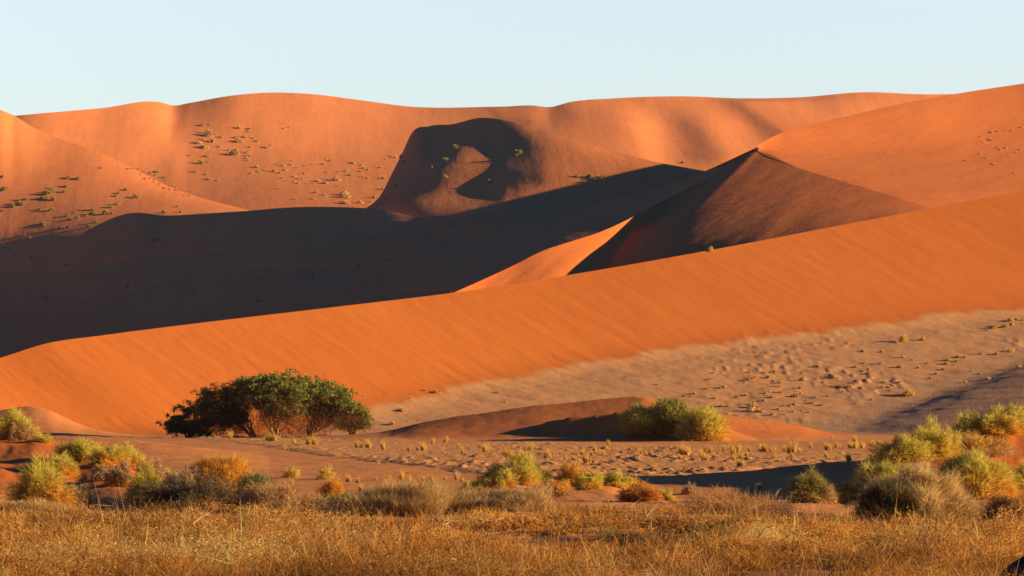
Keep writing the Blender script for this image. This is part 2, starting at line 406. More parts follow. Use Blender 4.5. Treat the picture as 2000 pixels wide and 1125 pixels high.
_px = np.linspace(-420, 2420, NU); _Y = np.geomspace(17, 480, NV)[::-1]
PXg, YG = np.meshgrid(_px, _Y)
ZG = ground_z(PXg, YG)
ZG = ZG+.06*fbm(PXg*.02, YG*.3, 3, 33)*np.clip((ZG-.1)*3, 0, 1)
XG = (PXg-1000)/F*YG
# skirts so that the near sheet runs down into the plain on every side
ZG[:3] -= np.array([1.5, .8, .3])[:, None]
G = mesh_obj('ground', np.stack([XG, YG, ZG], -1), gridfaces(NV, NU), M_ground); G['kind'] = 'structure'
SURF['ground'] = (np.stack([XG, YG, ZG], -1).reshape(-1, 3), gridfaces(NV, NU))
pyg = HY-(ZG-CH)/YG*F
def inpoly_soft(px, py, top, bot, soft=6):
    t = np.interp(px, [p[0] for p in top], [p[1] for p in top]); b = np.interp(px, [p[0] for p in bot], [p[1] for p in bot])
    return np.clip((py-t)/soft, 0, 1)*np.clip((b-py)/soft, 0, 1)
nz = 7*fbm(XG*.15, YG*.05, 3, 50)
rough = inpoly_soft(PXg, pyg+nz, [(-400,990),(180,990),(190,843),(700,858),(1000,860),(1250,866),(1600,872),(2400,880)], [(-400,991),(180,991),(190,848),(300,853),(450,864),(650,892),(850,916),(1000,928),(1250,940),(1500,920),(2400,900)], 7)
rough = np.where(YG < 64, np.clip(.45+.4*fbm(XG*.4, YG*.3, 3, 51), 0, 1), rough)
hmax = np.maximum.reduce([ZG-.12, 0*ZG])
red = np.clip(hmax*3, 0, 1)*np.where(YG < 110, 1, .85)
red = np.where((PXg < 760) & (YG > 100), red*.25, red)
set_attr(G, 'rough', rough*(1-red))
co_ = np.stack([XG, YG, ZG+rough*(1-red)*np.where(YG > 70, 1, .25)*(.18*np.maximum(vnoise(XG*1.9, YG*.45, 120)-.55, 0)+.24*np.maximum(vnoise(XG*3.6, YG*.8, 121)-.6, 0))*np.clip(.5+1.5*fbm(XG*.12, YG*.05, 3, 122), 0, 1)], -1)
G.data.vertices.foreach_set('co', np.ascontiguousarray(co_, np.float32).ravel()); G.data.update()
SURF['ground'] = (co_.reshape(-1, 3), SURF['ground'][1]); set_attr(G, 'red', red)
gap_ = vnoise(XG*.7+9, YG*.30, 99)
set_attr(G, 'gap_shade', np.clip((.52-gap_)*6, 0, 1)*np.clip((57-YG)/2, 0, 1)*np.clip(.75+.8*fbm(XG*1.5, YG*1.0, 3, 88), 0, 1))  # dark hollows between the clumps: their shade put into the ground colour
# the wide plain under everything, out to the horizon
px_ = np.array([-6000., -60, 60, 6000]); py_ = np.array([-300., 17, 480, 9000])
PL = np.stack([*np.meshgrid(px_, py_), np.full((4, 4), -.6)], -1)
plain = mesh_obj('plain', PL, gridfaces(4, 4)[:, ::-1], M_near); plain['kind'] = 'structure'

BVH = {k: BVHTree.FromPolygons(v[0].tolist(), v[1].tolist()) for k, v in SURF.items()}
def hit(px, py):
    d = Vector(((px-1000)/F, 1, (HY-py)/F)); L0 = d.length; d.normalize()
    best = None
    for k, b in BVH.items():
        loc, nor, idx, dist = b.ray_cast(Vector((0, 0, CH)), d)
        if loc is not None and (best is None or dist < best[1]): best = (loc, dist, k)
    return best
def ground_at(x, y):
    loc = BVH['ground'].ray_cast(Vector((x, y, 50)), Vector((0, 0, -1)))[0]
    return loc.z if loc is not None else 0.
# ---------------------------------------------------------------- plant makers
def unit(v): return v/np.maximum(np.linalg.norm(v, axis=-1, keepdims=True), 1e-9)
def strips(root, d, L, w, bend):
    """thin curved tapering strips, 6 verts and 2 quads each"""
    n = len(root); L = L[:, None]; w = w[:, None]
    side = unit(np.cross(d, rng.normal(size=(n, 3))))
    mid = root+d*L*.5+bend*.3; tip = root+d*L+bend
    V = np.stack([root-side*w*.5, root+side*w*.5, mid-side*w*.42, mid+side*w*.42, tip-side*w*.12, tip+side*w*.12], 1)
    b = (np.arange(n)*6)[:, None]
    Q = np.stack([b+np.array([0, 1, 3, 2]), b+np.array([2, 3, 5, 4])], 1).reshape(-1, 4)
    return V.reshape(-1, 3), Q
def leaves(c, size, up=.3):
    n = len(c); a = unit(rng.normal(size=(n, 3))+np.array([0, 0, up])); b = unit(np.cross(a, rng.normal(size=(n, 3))))
    s = size[:, None]; a = a*s; b = b*s*.5
    V = np.stack([c-a*.5-b*.3, c-a*.1+b*.5, c+a*.6+b*.1, c+a*.1-b*.5], 1).reshape(-1, 3)
    Q = (np.arange(n)*4)[:, None]+np.array([0, 1, 2, 3])
    return V, Q
def tint(o, cols, per):
    c = np.repeat(np.concatenate([cols, np.ones((len(cols), 1))], 1), per, 0).astype(np.float32)
    at = o.data.attributes.new('tint', 'FLOAT_COLOR', 'POINT'); at.data.foreach_set('color', np.ascontiguousarray(c).ravel())
def pal(n, cols, var=.18):
    cols = np.array(cols, float); i = rng.integers(0, len(cols), n); f = rng.random((n, 1))
    c = cols[i]*(1-f*.5)+cols[rng.integers(0, len(cols), n)]*f*.5
    return np.clip(c*(1+var*rng.normal(size=(n, 1))), .01, .95)
GREEN = [(.69,.60,.13),(.79,.66,.16),(.55,.49,.10),(.85,.68,.18)]
DKGREEN = [(.10,.12,.03),(.15,.16,.04),(.08,.09,.03)]
GOLD = [(.88,.55,.10),(.84,.46,.08),(.92,.64,.14),(.74,.45,.10)]
ORANGE = [(.86,.44,.085),(.78,.36,.07),(.68,.31,.07)]
GREY = [(.66,.45,.24),(.56,.37,.19),(.74,.52,.28),(.40,.26,.14)]
STRAW = [(.80,.54,.23),(.86,.60,.29),(.68,.44,.18)]
TAN = [(.64,.42,.16),(.56,.36,.13),(.70,.47,.19),(.48,.30,.11)]
BROWN = [(.74,.36,.085),(.58,.26,.06),(.84,.43,.11),(.36,.16,.045)]

def thing(name, label, cat, loc, group=None, rot=0):
    o = bpy.data.objects.new(name, None); COL.objects.link(o); o.empty_display_size = .2
    o.location = loc; o.rotation_euler = (0, 0, rot); o['label'] = label; o['category'] = cat
    if group: o['group'] = group
    return o

def dome_points(n, W_, D_, H_, lump, seed, lo=.3):
    """points inside a lumpy dome, denser towards its skin; returns points, outward directions and height fraction"""
    th = rng.random(n)*2*math.pi; ct = rng.random(n)**.8
    st = np.sqrt(1-ct*ct)
    u = np.stack([st*np.cos(th), st*np.sin(th), ct], -1)
    lum = 1+lump*fbm(np.cos(th)*st*2.4+seed, np.sin(th)*st*2.4+ct*1.7, 3, seed)
    r = (lo+(1-lo)*rng.random(n)**.55)*lum
    P = u*r[:, None]*np.array([W_/2, D_/2, H_])
    return P, u, r*ct

def bush(name, label, px, py, wpx, hpx, n=3500, kinds=(('green_stems', GREEN, .55), ('dry_stems', GOLD, .45)), lump=.8, group=None, sl=.19, ww=.55, spread=.32, Y=None, cat='shrub', order='height', depth=.8, droop=.12):
    """a cushion of thin stems rooted where the ground shows at (px, py)"""
    n = int(n*3); h = None if Y else hit(px, py)
    loc = Vector(((px-1000)/F*Y, Y, ground_at((px-1000)/F*Y, Y))) if Y else h[0]
    Yd = loc.y; Wm, Hm = 1.22*wpx/F*Yd, 1.08*hpx/F*Yd
    root = thing(name, label, cat, (loc.x, loc.y, loc.z-.05*Hm), group)
    seed = int(px*7+py) % 997
    P, u, hf = dome_points(n, Wm*.86, Wm*.86*depth, Hm*.8, lump, seed)
    d = unit(u*np.array([1, 1, .8])+np.array([0, 0, spread])+.6*rng.normal(size=(n, 3)))
    L = sl*Hm*(.55+.8*rng.random(n)); w = ww*Yd*.00028*(.6+.8*rng.random(n))
    bend = np.stack([rng.normal(size=n)*.12, rng.normal(size=n)*.12, -droop*rng.random(n)], -1)*L[:, None]*2
    key = hf+.45*fbm(P[:, 0]/Wm*6, P[:, 1]/Wm*6+P[:, 2]/Hm*3, 3, seed+3)+.12*rng.normal(size=n) if order == 'height' else rng.random(n)
    o_ = np.argsort(-key); a = 0
    for nm, cols, fr in kinds:
        b = min(n, a+int(round(fr*n))) if (nm, cols, fr) != kinds[-1] else n
        ix = o_[a:b]; a = b
        if not len(ix): continue
        V, Q = strips(P[ix], d[ix], L[ix], w[ix], bend[ix])
        o = mesh_obj(nm, V, Q, M_plant, False, root); tint(o, pal(len(ix), cols), 6)
    return root
# ---------------------------------------------------------------- the camel thorn trees
def tube(pts, rad, sides=6):
    pts = np.array(pts, float); n = len(pts); V = []
    for i in range(n):
        t = pts[min(i+1, n-1)]-pts[max(i-1, 0)]; t = t/np.linalg.norm(t)
        a = np.cross(t, [.3, .9, .2]); a /= np.linalg.norm(a); b = np.cross(t, a)
        an = np.arange(sides)/sides*2*math.pi
        V.append(pts[i]+rad[i]*(np.cos(an)[:, None]*a+np.sin(an)[:, None]*b))
    V = np.concatenate(V); Q = []
    for i in range(n-1):
        for k in range(sides):
            Q.append((i*sides+k, i*sides+(k+1) % sides, (i+1)*sides+(k+1) % sides, (i+1)*sides+k))
    return V, Q
class MB:
    def __init__(s): s.V = []; s.Q = []; s.o = 0
    def add(s, V, Q): s.V.append(V); s.Q.append(np.array(Q)+s.o); s.o += len(V)
    def build(s, name, mat, parent, smooth=True): return mesh_obj(name, np.concatenate(s.V), np.concatenate(s.Q), mat, smooth, parent)
def wander(p0, p1, n, amp):
    t = np.linspace(0, 1, n)[:, None]; P = p0*(1-t)+p1*t
    k = rng.normal(size=(n, 3))*amp; k[0] = 0; k[-1] = 0
    return P+k
def tree(label, bx, by, Y, clumps, stems, leafn=170, cols=GREEN, dead=60, lean=0, under=1.0):
    """clumps: (px, py, r_px) of leaf masses; stems: fork points (px, py) that the limbs run through"""
    z0 = ground_at((bx-1000)/F*Y, Y)
    base = np.array([(bx-1000)/F*Y, Y, z0])
    root = thing('acacia_tree', label, 'tree', tuple(base), 'acacia trees growing together at the foot of the dune')
    P = lambda px, py, dy=0: np.array([(px-1000)/F*Y, Y+dy, CH+(HY-py)/F*Y])-base
    tb = MB(); twig = MB(); forks = []
    for (fx, fy) in stems:
        dy = rng.uniform(-1.2, 1.2); f = P(fx, fy, dy)
        pts = wander(np.array([0, 0, -.2]), f, 6, .09); r0 = .2+.07*rng.random()
        tb.add(*tube(pts, np.linspace(r0, .11, 6))); forks.append(f)
    lv = []; lc = []; ylo = max(c[1]+.4*c[2] for c in clumps); xs = [c[0] for c in clumps]
    nodes = []
    for k, xn in enumerate(np.linspace(min(xs)+6, max(xs)-6, 7)):        # limbs: trunk fork > crown node > leaf clump
        nd = P(xn+rng.normal()*3, min(ylo-8, np.mean([c[1] for c in clumps])+10+rng.normal()*4), rng.uniform(-2.5, 2.5))
        f = forks[int(np.argmin([abs(f[0]-nd[0])+rng.random()*.8 for f in forks]))]
        mid = (f+nd)/2+np.array([0, 0, -.1*np.linalg.norm(nd-f)])+rng.normal(size=3)*.2
        pts = np.concatenate([wander(f, mid, 4, .1), wander(mid, nd, 4, .12)[1:]])
        tb.add(*tube(pts, np.linspace(.10, .045, 7), 5)); nodes.append(nd)
    for (cx, cy, r) in clumps:
        rm = r/F*Y; depth_n = max(2, int(round(r/5)))
        for q in range(depth_n):
            dy = rng.uniform(-1, 1)*min(4.5, 2.4*rm)
            c = P(cx+rng.normal()*r*.4, cy+rng.normal()*r*.3, dy)
            f = nodes[int(np.argmin([np.linalg.norm(f-c)+rng.random()*.8 for f in nodes]))]
            tb.add(*tube(wander(f, c, 5, .14), np.linspace(.035, .012, 5), 4))
            n = int(leafn*1.5*(.7+.6*rng.random()))
            sub = rng.normal(size=(9, 3))*rm*np.array([.75, .75, .5])
            g = sub[rng.integers(0, 9, n)]+rng.normal(size=(n, 3))*rm*np.array([.26, .26, .16])
            lv.append(c+g); lc.append(np.clip(pal(n, cols, .2), .01, .6))
            m = 26
            st = c+rng.normal(size=(m, 3))*rm*.45
            V, Q = strips(st, unit(rng.normal(size=(m, 3))+np.array([0, 0, -.35])), rm*(.6+1.0*rng.random(m)), np.full(m, .035), rng.normal(size=(m, 3))*.15)
            twig.add(V, Q)
    # bare drooping twigs below the leaves and fallen sticks round the foot
    for q in range(int(dead*4.5)):
        f = forks[rng.integers(len(forks))]
        c = clumps[rng.integers(len(clumps))]
        e = P(c[0]+rng.normal()*c[2]*.7, min(by-1, c[1]+c[2]*.6+rng.random()*(by-c[1])*.9), rng.uniform(-3, 3))
        e[2] = max(e[2], .1)
        s = nodes[rng.integers(len(nodes))]*rng.uniform(.6, 1)+rng.normal(size=3)*.1
        twig.add(*tube(wander(s, e, 5, .14), np.linspace(.028, .010, 5), 3))
    for q in range(8):
        s = np.array([rng.normal()*2.2, rng.uniform(-2.5, .5), .05]); e = s+np.array([rng.normal()*1.4, rng.normal()*.5, .1+.5*rng.random()])
        twig.add(*tube(wander(s, e, 5, .1), np.linspace(.06, .015, 5), 4))
    # a brown tangle of dry twigs under the crown
    n = int(15*dead); xs_ = np.array([c[0] for c in clumps]); ys_ = np.array([c[1] for c in clumps])
    k = rng.integers(0, len(xs_), n); xx = xs_[k]+rng.normal(size=n)*7; top = np.maximum(ys_[k], np.median(ys_)); yy = top+(by-3-top)*rng.random(n)**1.1
    st = np.stack([(xx-1000)/F*Y-base[0], rng.uniform(-3, 3, n), CH+(HY-yy)/F*Y-base[2]], -1); st[:, 2] = np.maximum(st[:, 2], .15)
    V, Q = strips(st, unit(rng.normal(size=(n, 3))+np.array([0, 0, .5])), .35+.8*rng.random(n), np.full(n, .05), rng.normal(size=(n, 3))*.2)
    twig.add(V, Q)
    tb.build('trunk', M_bark, root)
    o = twig.build('twigs', M_plant, root, False); tint(o, pal(len(o.data.vertices), [(.20,.105,.04),(.28,.15,.06),(.13,.07,.03)], .1), 1)
    c = np.concatenate(lv); V, Q = leaves(c, .23*(.6+.8*rng.random(len(c))), .4)
    o = mesh_obj('crown', V, Q, M_leaf, False, root); tint(o, np.concatenate(lc), 4)
    return root
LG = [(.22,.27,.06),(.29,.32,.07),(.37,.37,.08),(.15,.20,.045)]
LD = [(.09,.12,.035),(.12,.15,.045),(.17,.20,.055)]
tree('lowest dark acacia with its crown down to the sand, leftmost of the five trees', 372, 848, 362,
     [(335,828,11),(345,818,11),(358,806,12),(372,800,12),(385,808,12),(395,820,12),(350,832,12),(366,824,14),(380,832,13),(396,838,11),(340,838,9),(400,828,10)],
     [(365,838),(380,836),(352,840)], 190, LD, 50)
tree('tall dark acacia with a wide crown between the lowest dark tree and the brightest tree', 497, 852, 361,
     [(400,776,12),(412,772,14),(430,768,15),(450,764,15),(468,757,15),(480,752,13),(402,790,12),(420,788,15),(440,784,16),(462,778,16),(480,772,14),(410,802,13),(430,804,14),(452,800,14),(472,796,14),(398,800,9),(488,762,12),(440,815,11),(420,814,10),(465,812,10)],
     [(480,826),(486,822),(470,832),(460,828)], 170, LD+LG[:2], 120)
tree('brightest acacia of the clump with a forked orange trunk under the highest crown', 540, 855, 358,
     [(492,752,12),(505,747,13),(520,743,13),(535,744,13),(550,742,13),(565,745,13),(578,750,12),(498,766,14),(518,760,15),(540,760,15),(560,762,15),(580,766,13),(510,780,13),(530,778,14),(552,780,14),(572,782,13),(590,780,11),(520,795,12),(545,796,12),(570,797,11),(586,795,9),(500,790,10)],
     [(528,826),(548,824),(556,834),(534,822),(516,820)], 180, LG, 70)
tree('acacia with an open rounded crown and thin leaning trunks right of the brightest tree', 604, 846, 361,
     [(592,752,10),(604,750,12),(618,752,13),(632,752,12),(645,756,13),(658,760,12),(670,768,12),(680,778,11),(686,790,9),(600,766,12),(618,768,14),(638,770,14),(655,775,13),(668,785,11),(605,782,11),(625,786,12),(645,790,11),(598,796,9),(618,802,9),(690,798,7)],
     [(608,826),(620,822),(632,820),(645,826),(600,830)], 165, LG, 110)
tree('smallest low acacia with a thin crown, rightmost of the five trees', 690, 840, 364,
     [(664,800,9),(676,796,10),(690,796,10),(702,800,10),(712,806,8),(670,812,10),(686,810,11),(704,814,10),(716,818,7),(662,822,8),(680,824,9),(700,826,8),(712,830,6)],
     [(682,828),(694,826),(702,830),(674,830)], 120, LG+[(.24,.24,.07)], 70)
# ---------------------------------------------------------------- small tufts, copied from a few sources
def tuft_mesh(kind, seed):
    global rng
    keep = rng; rng = np.random.default_rng(seed)
    if kind == 'upright':          # yellow grass tuft of a few ragged bunches, about 1 m high
        V, Q, C, off = [], [], [], 0
        for b in range(rng.integers(2, 6)):
            n = int(60+90*rng.random()); h = .35+.65*rng.random(); o_ = rng.normal(size=2)*.22; a = rng.random(n)*2*math.pi; r = (.05+.10*rng.random())*np.sqrt(rng.random(n))
            P = np.stack([o_[0]+r*np.cos(a), o_[1]+r*np.sin(a), -.05+.1*rng.random(n)], -1)
            d = unit(np.stack([o_[0]*.5+1.4*r*np.cos(a)+.3*rng.normal(size=n), o_[1]*.5+1.4*r*np.sin(a)+.3*rng.normal(size=n), 1+0*a], -1))
            v, q = strips(P, d, h*(.35+.75*rng.random(n)), .022+.03*rng.random(n), rng.normal(size=(n, 3))*.09*h)
            V.append(v); Q.append(q+off); off += len(v); C.append(np.clip(pal(n, [GOLD+STRAW, GOLD+GREEN[2:], STRAW][rng.integers(3)]), 0, .95))
        V = np.concatenate(V); Q = np.concatenate(Q); cols = np.concatenate(C); per = 6
    elif kind == 'round':
        n = 420; P, u, hf = dome_points(n, .9, .9, .75, .4, seed)
        V, Q = strips(P, unit(u+.5*rng.normal(size=(n, 3))+[0, 0, .3]), .22+.2*rng.random(n), .03+.03*rng.random(n), rng.normal(size=(n, 3))*.05)
        cols = np.where((hf+.3*rng.normal(size=n) > .45)[:, None], pal(n, GREEN+GOLD[:1]), pal(n, GOLD+STRAW)); per = 6
    elif kind == 'far_green':
        n = 130; P, u, hf = dome_points(n, 1.25, 1.1, .8, .6, seed); V, Q = leaves(P, .3+.2*rng.random(n)); cols = pal(n, [(.46,.40,.10),(.36,.34,.08),(.60,.46,.14)]); per = 4
    else:                          # sandy, half buried clump
        n = 130; P, u, hf = dome_points(n, 1.4, 1.1, .62, .7, seed); V, Q = leaves(P, .28+.2*rng.random(n)); cols = pal(n, [(.80,.54,.22),(.82,.50,.17),(.68,.44,.18),(.86,.60,.26)]); per = 4
    rng = keep
    o = mesh_obj('src', V, Q, M_plant, False); tint(o, cols, per)
    me = o.data; bpy.data.objects.remove(o); me.name = kind+'_tuft'
    return me
TUFTS = {k: [tuft_mesh(k, 100*i+len(k)) for i in range(9)] for k in ('upright', 'round', 'far_green', 'sandy')}
def scatter(pts, kind, name, label, cat, group, size=9, var=.3):
    """pts: (px, py of the foot, optional height in pixels)"""
    for p in pts:
        h = hit(p[0], p[1])
        if h is None: continue
        loc = h[0]; s = (1.2 if kind == 'sandy' else 1.1)*(p[2] if len(p) > 2 else size*(1+var*(rng.random()*2-1)))/F*loc.y
        o = bpy.data.objects.new(name, TUFTS[kind][rng.integers(9)]); COL.objects.link(o)
        o.location = (loc.x, loc.y, loc.z-.06*s); s2 = s*(.7+.7*rng.random()); o.scale = (s2, s2, s*(1.45 if kind == 'upright' else 1))
        o.rotation_euler = (0, 0, rng.random()*6.28)
        o['label'] = label; o['category'] = cat; o['group'] = group
def zm(x0, y0, s, pts, dy=0):     # points read off an enlarged view of the photograph
    return [(x0+p[0]/s, y0+p[1]/s+dy)+((p[2],) if len(p) > 2 else ()) for p in pts]

D4P = zm(340,220,5.114,[(285,200),(345,230,14),(360,120),(290,125),(415,215),(475,245),(300,270),(390,290,10),(250,305,9),(300,350,10),(270,350),(455,340),(550,375),(620,375),(330,435),(345,495),(215,595),(330,615),(355,665),(435,675),(660,155,9),(755,165),(745,190),(630,250),(640,292,9),(675,298),(705,245),(790,255),(825,285),(755,345),(740,400),(720,455),(745,430),(740,475),(930,350,9),(960,325),(1095,160),(1145,150),(830,545),(850,590),(915,578),(1000,585,9),(1045,515),(1085,530),(1170,480),(1170,520),(1225,550),(1310,530),(1385,518),(1515,460),(1570,480),(1485,515),(1525,595),(1300,610),(1200,640),(1245,660),(1280,660),(1200,690),(1240,705),(1335,710),(1390,705),(1510,705),(1430,685),(1620,675,11),(1640,730),(1650,590),(1720,585),(1770,625),(1050,760),(1420,795),(1500,820),(1690,820,11),(1705,845,12),(1710,905,9),(1210,865),(1390,860),(160,430),(780,600),(1110,575),(1060,600),(1080,655),(1110,680)], 1)
D4P += zm(600,280,5.556,[(580,305),(660,290),(795,262),(600,360),(660,375),(840,380),(825,500),(745,590,9),(575,645,9),(780,490),(855,610),(690,630),(910,135),(960,150),(1020,150,8),(850,170),(590,235),(620,270),(480,345),(500,215),(550,210),(190,430),(430,300)], 1)
scatter([p if len(p) > 2 else p for p in D4P if p[0] < 480], 'sandy', 'dune_shrub', 'small sandy yellow shrub in the upper left scatter under the smooth far dune crest', 'shrub', 'shrubs in the upper left scatter of the far dune', 5.5)
scatter([p for p in D4P if 480 <= p[0] < 640], 'sandy', 'dune_shrub', 'small sandy shrub in the middle scatter on the hollow of the far dune', 'shrub', 'shrubs in the middle scatter of the far dune', 5)
scatter([p for p in D4P if p[0] >= 640], 'sandy', 'dune_shrub', 'small yellow shrub in the low scatter beside the shadow of the humped dune', 'shrub', 'shrubs beside the shadow of the humped far dune', 5.5)
scatter(zm(340,220,5.114,[(590,425,11)]), 'far_green', 'dune_shrub', 'dark green shrub below the two upper scatters on the far dune', 'shrub', None or 'green shrubs of the far dune', 8)
scatter(zm(340,220,5.114,[(265,515,9)]), 'far_green', 'dune_shrub', 'bright green flat shrub alone at the left foot of the far dune scatter', 'shrub', 'green shrubs of the far dune', 8)
q = [(245+rng.random()*130, 0) for i in range(34)]
scatter([(x, np.interp(x, [240,300,380], [318,345,385])+rng.random()*22-8) for x, _ in q], 'sandy', 'dune_shrub', 'tiny pale clump on the rough band just above the left dune ridge', 'shrub', 'tiny clumps above the left dune ridge', 3.2)
D6P = zm(0,320,5.556,[(25,145,7),(45,280,8),(740,155,7),(850,165,7),(725,245),(700,305),(570,270),(570,305,8),(525,330,10),(510,375),(460,380,8),(580,390),(290,385),(200,395),(190,435),(245,445,9),(140,465),(430,495),(560,505,8),(1095,45,4),(1360,285,6),(1280,320),(1260,350),(1475,365,8),(1265,440,7),(1210,470),(1010,500,9),(800,535),(730,565),(780,605),(840,585),(940,565),(1000,540),(1215,540),(460,645),(490,655),(480,675),(1045,635),(970,685,8),(260,775),(320,800),(40,900),(105,930),(750,685),(645,700),(1920,465),(1960,525),(1780,530),(20,510),(1700,90),(1790,150)], 1)
scatter([p for p in D6P if p[0] < 150], 'far_green', 'dune_shrub', 'grey green shrub in the left scatter on the low left dune', 'shrub', 'shrubs in the left scatter of the left dune', 6)
scatter([p for p in D6P if p[0] >= 150], 'far_green', 'dune_shrub', 'grey green shrub by the shadow edge on the low left dune', 'shrub', 'shrubs by the shadow edge of the left dune', 6)
scatter(zm(0,320,5.556,[(1150,548,10)]), 'far_green', 'dune_shrub', 'widest dark green shrub right on the shadow edge of the left dune', 'shrub', 'green shrubs of the left dune', 9)
D2P = zm(1780,180,7.03,[(1095,555,6),(1180,545),(1290,525),(1370,525),(1500,485),(945,610),(1085,660,6),(990,685),(1215,795,6),(1290,765),(1180,760),(1490,790),(1430,830),(1120,990),(1180,990),(940,850),(735,935,4),(1030,910),(1410,1110)], 1)
scatter(D2P, 'sandy', 'dune_shrub', 'small shrub high on the sunlit face of the large right dune', 'shrub', 'shrubs on the large right dune', 4.5)
scatter([(1012,301,9),(1016,300,8),(1009,305,5)], 'far_green', 'dune_shrub', 'pale shrub of the trio on the shadowed upper flank of the humped dune', 'shrub', 'three shrubs on the humped dune', 7)
scatter([(1127,345,6),(1152,346,9),(1170,349,9),(1161,353,6),(1140,356,5),(1180,345,5)], 'far_green', 'dune_shrub', 'pale shrub in the shadowed cluster at the foot of the humped dune', 'shrub', 'cluster of shrubs at the foot of the humped dune', 7)
scatter([(890,290,9),(870,314,8),(843,330,7),(870,349,8),(790,318,5),(773,365,5)], 'far_green', 'dune_shrub', 'pale yellow shrub standing in the dark shade of the humped dune', 'shrub', 'shrubs in the shade of the humped dune', 7)
scatter([(957,357,8)], 'far_green', 'dune_shrub', 'single shrub at the sharp shadow edge of the lit spur', 'shrub', 'single far shrubs', 7)
scatter([(1333,319,6)], 'far_green', 'dune_shrub', 'single shrub left of the dark crescent ridge on the fluted far dune', 'shrub', 'single far shrubs', 6)
scatter([(1388,491,11)], 'round', 'crest_shrub', 'yellow green shrub on the crest of the front dune below the shaded crescent', 'shrub', 'shrubs on the front dune crest', 10)
AP = zm(1300,620,5.114,[(840,550,7),(1075,555,9),(475,612,5),(590,705,9),(560,710,6),(885,610,7),(910,600),(1040,600),(830,630),(790,655),(1140,655),(1145,695),(1370,635,12),(1575,655),(720,795),(805,785,7),(495,810),(290,765,7),(190,790),(1040,745),(1150,750),(1000,760),(1265,790),(1300,795,8),(1345,710),(1350,765),(985,835),(555,890,7),(625,890),(860,900,12),(850,935,10),(940,945,9),(620,970),(700,985),(790,1005),(1190,970),(1070,975),(1280,945),(1365,935),(1180,885),(1250,890),(1610,590),(1680,600),(1700,695),(1750,695,7),(1790,695),(1780,745),(1620,790),(1410,830),(1470,855),(1290,875),(1520,495,8),(1130,920),(920,895),(880,870,9),(1080,800),(1500,800),(1560,880),(1440,950)])
AP += zm(1640,600,5.114,[(565,355),(240,445,8),(425,450,8),(250,560),(175,600),(290,630,8),(240,645),(290,665),(410,570,8),(600,605),(790,610),(880,565),(1190,500,7),(1250,505),(1070,570),(1090,530),(1045,625),(980,670),(910,715),(1415,470),(1575,470),(1710,440,8),(1700,450),(1320,640),(1400,670),(1480,720),(1255,755),(1790,605,8),(1700,140,9),(1780,130,8),(1660,200,10),(1540,210,10),(1500,215),(1470,235),(1830,135),(835,330,9),(635,505),(600,755),(450,755),(540,745),(350,825),(430,805),(490,805),(110,795),(90,835),(40,805),(320,930),(165,965),(730,530),(1170,545),(1140,580),(1720,180,8),(1560,190,7)])
scatter([p for p in AP if p[0] < 1480], 'sandy', 'slope_tuft', 'sandy clump on the left half of the pale slope below the front dune', 'grass tuft', 'clumps on the left of the pale slope', 5.5)
scatter([p for p in AP if 1480 <= p[0] < 1660], 'sandy', 'slope_tuft', 'sandy clump among the orange hummocks in the middle of the pale slope', 'grass tuft', 'clumps in the middle of the pale slope', 5.5)
scatter([p for p in AP if p[0] >= 1660], 'sandy', 'slope_tuft', 'sandy clump on the right part of the pale slope above the grey ripples', 'grass tuft', 'clumps on the right of the pale slope', 5.5)
scatter([(1765,667,16)], 'round', 'slope_shrub', 'largest pale round shrub near the top of the pale slope, casting a long shadow', 'shrub', 'round shrubs of the pale slope', 14)
scatter([(1777,773,16)], 'round', 'slope_shrub', 'green round shrub alone above the grey rippled sand with a dark shadow', 'shrub', 'round shrubs of the pale slope', 14)
scatter(zm(500,700,2.648,[(875,168,5),(935,178,8),(755,272,9),(710,342,8),(790,325,5),(1255,178,6),(1292,226,5),(800,208,4)]), 'sandy', 'slope_tuft', 'sandy clump at the foot of the front dune between the trees and the brown dune', 'grass tuft', 'clumps behind the brown dune', 6)
scatter([(1386,742,5),(1395,729,5),(1380,760,5),(1285,752,5),(1290,735,4),(1226,737,4),(1352,775,4)], 'sandy', 'slope_tuft', 'small clump above the big green shrub on the pale slope', 'grass tuft', 'clumps above the big green shrub', 5)
TP = zm(330,820,5.114,[(400,155,13),(640,190,13),(1025,210,13),(1275,235,10),(1425,245,15)])
scatter(TP, 'upright', 'grass_tuft', 'yellow grass tuft standing in front of the acacia trunks', 'grass tuft', 'tufts in front of the acacias', 12)
T2 = zm(330,820,5.114,[(1170,300,7),(1780,620,12),(1230,650,8),(1150,655,7)])+zm(660,820,5.114,[(205,278,11),(300,280,13),(455,298,14),(710,312,9),(840,308,12),(925,240,13),(1060,228,10),(1205,265,6),(1065,340,11),(1235,340,11),(1465,320,13),(1690,360,13),(410,450,8),(490,450,6),(100,622,12),(375,605,8),(520,605,9),(640,600,16),(735,640,18),(850,610,8),(920,625,14),(1080,605,9),(1190,600,14),(1240,625,8),(490,680,13),(235,710,13),(200,630,9),(1210,275,6),(20,380,8)])
scatter(T2, 'upright', 'grass_tuft', 'yellow grass tuft on the flat ground between the acacias and the middle shrub mound', 'grass tuft', 'tufts on the left half of the flat', 10)
T3 = zm(980,820,5.114,[(1070,260,10),(935,310,9),(1045,305,8),(1100,310,6),(240,310,12),(320,285,9),(30,355,11),(210,365,11),(460,380,13),(510,355,8),(610,345,8),(640,405,9),(720,405,9),(750,375,8),(850,420,11),(800,350,8),(1010,360,9),(1385,335,10),(1475,335,7),(1375,415,7),(1590,380,7),(1225,520,8),(1820,325,9),(1790,390,8),(900,345,6)])
scatter(T3, 'upright', 'grass_tuft', 'yellow grass tuft on the flat ground below the brown dune', 'grass tuft', 'tufts on the middle of the flat', 9)
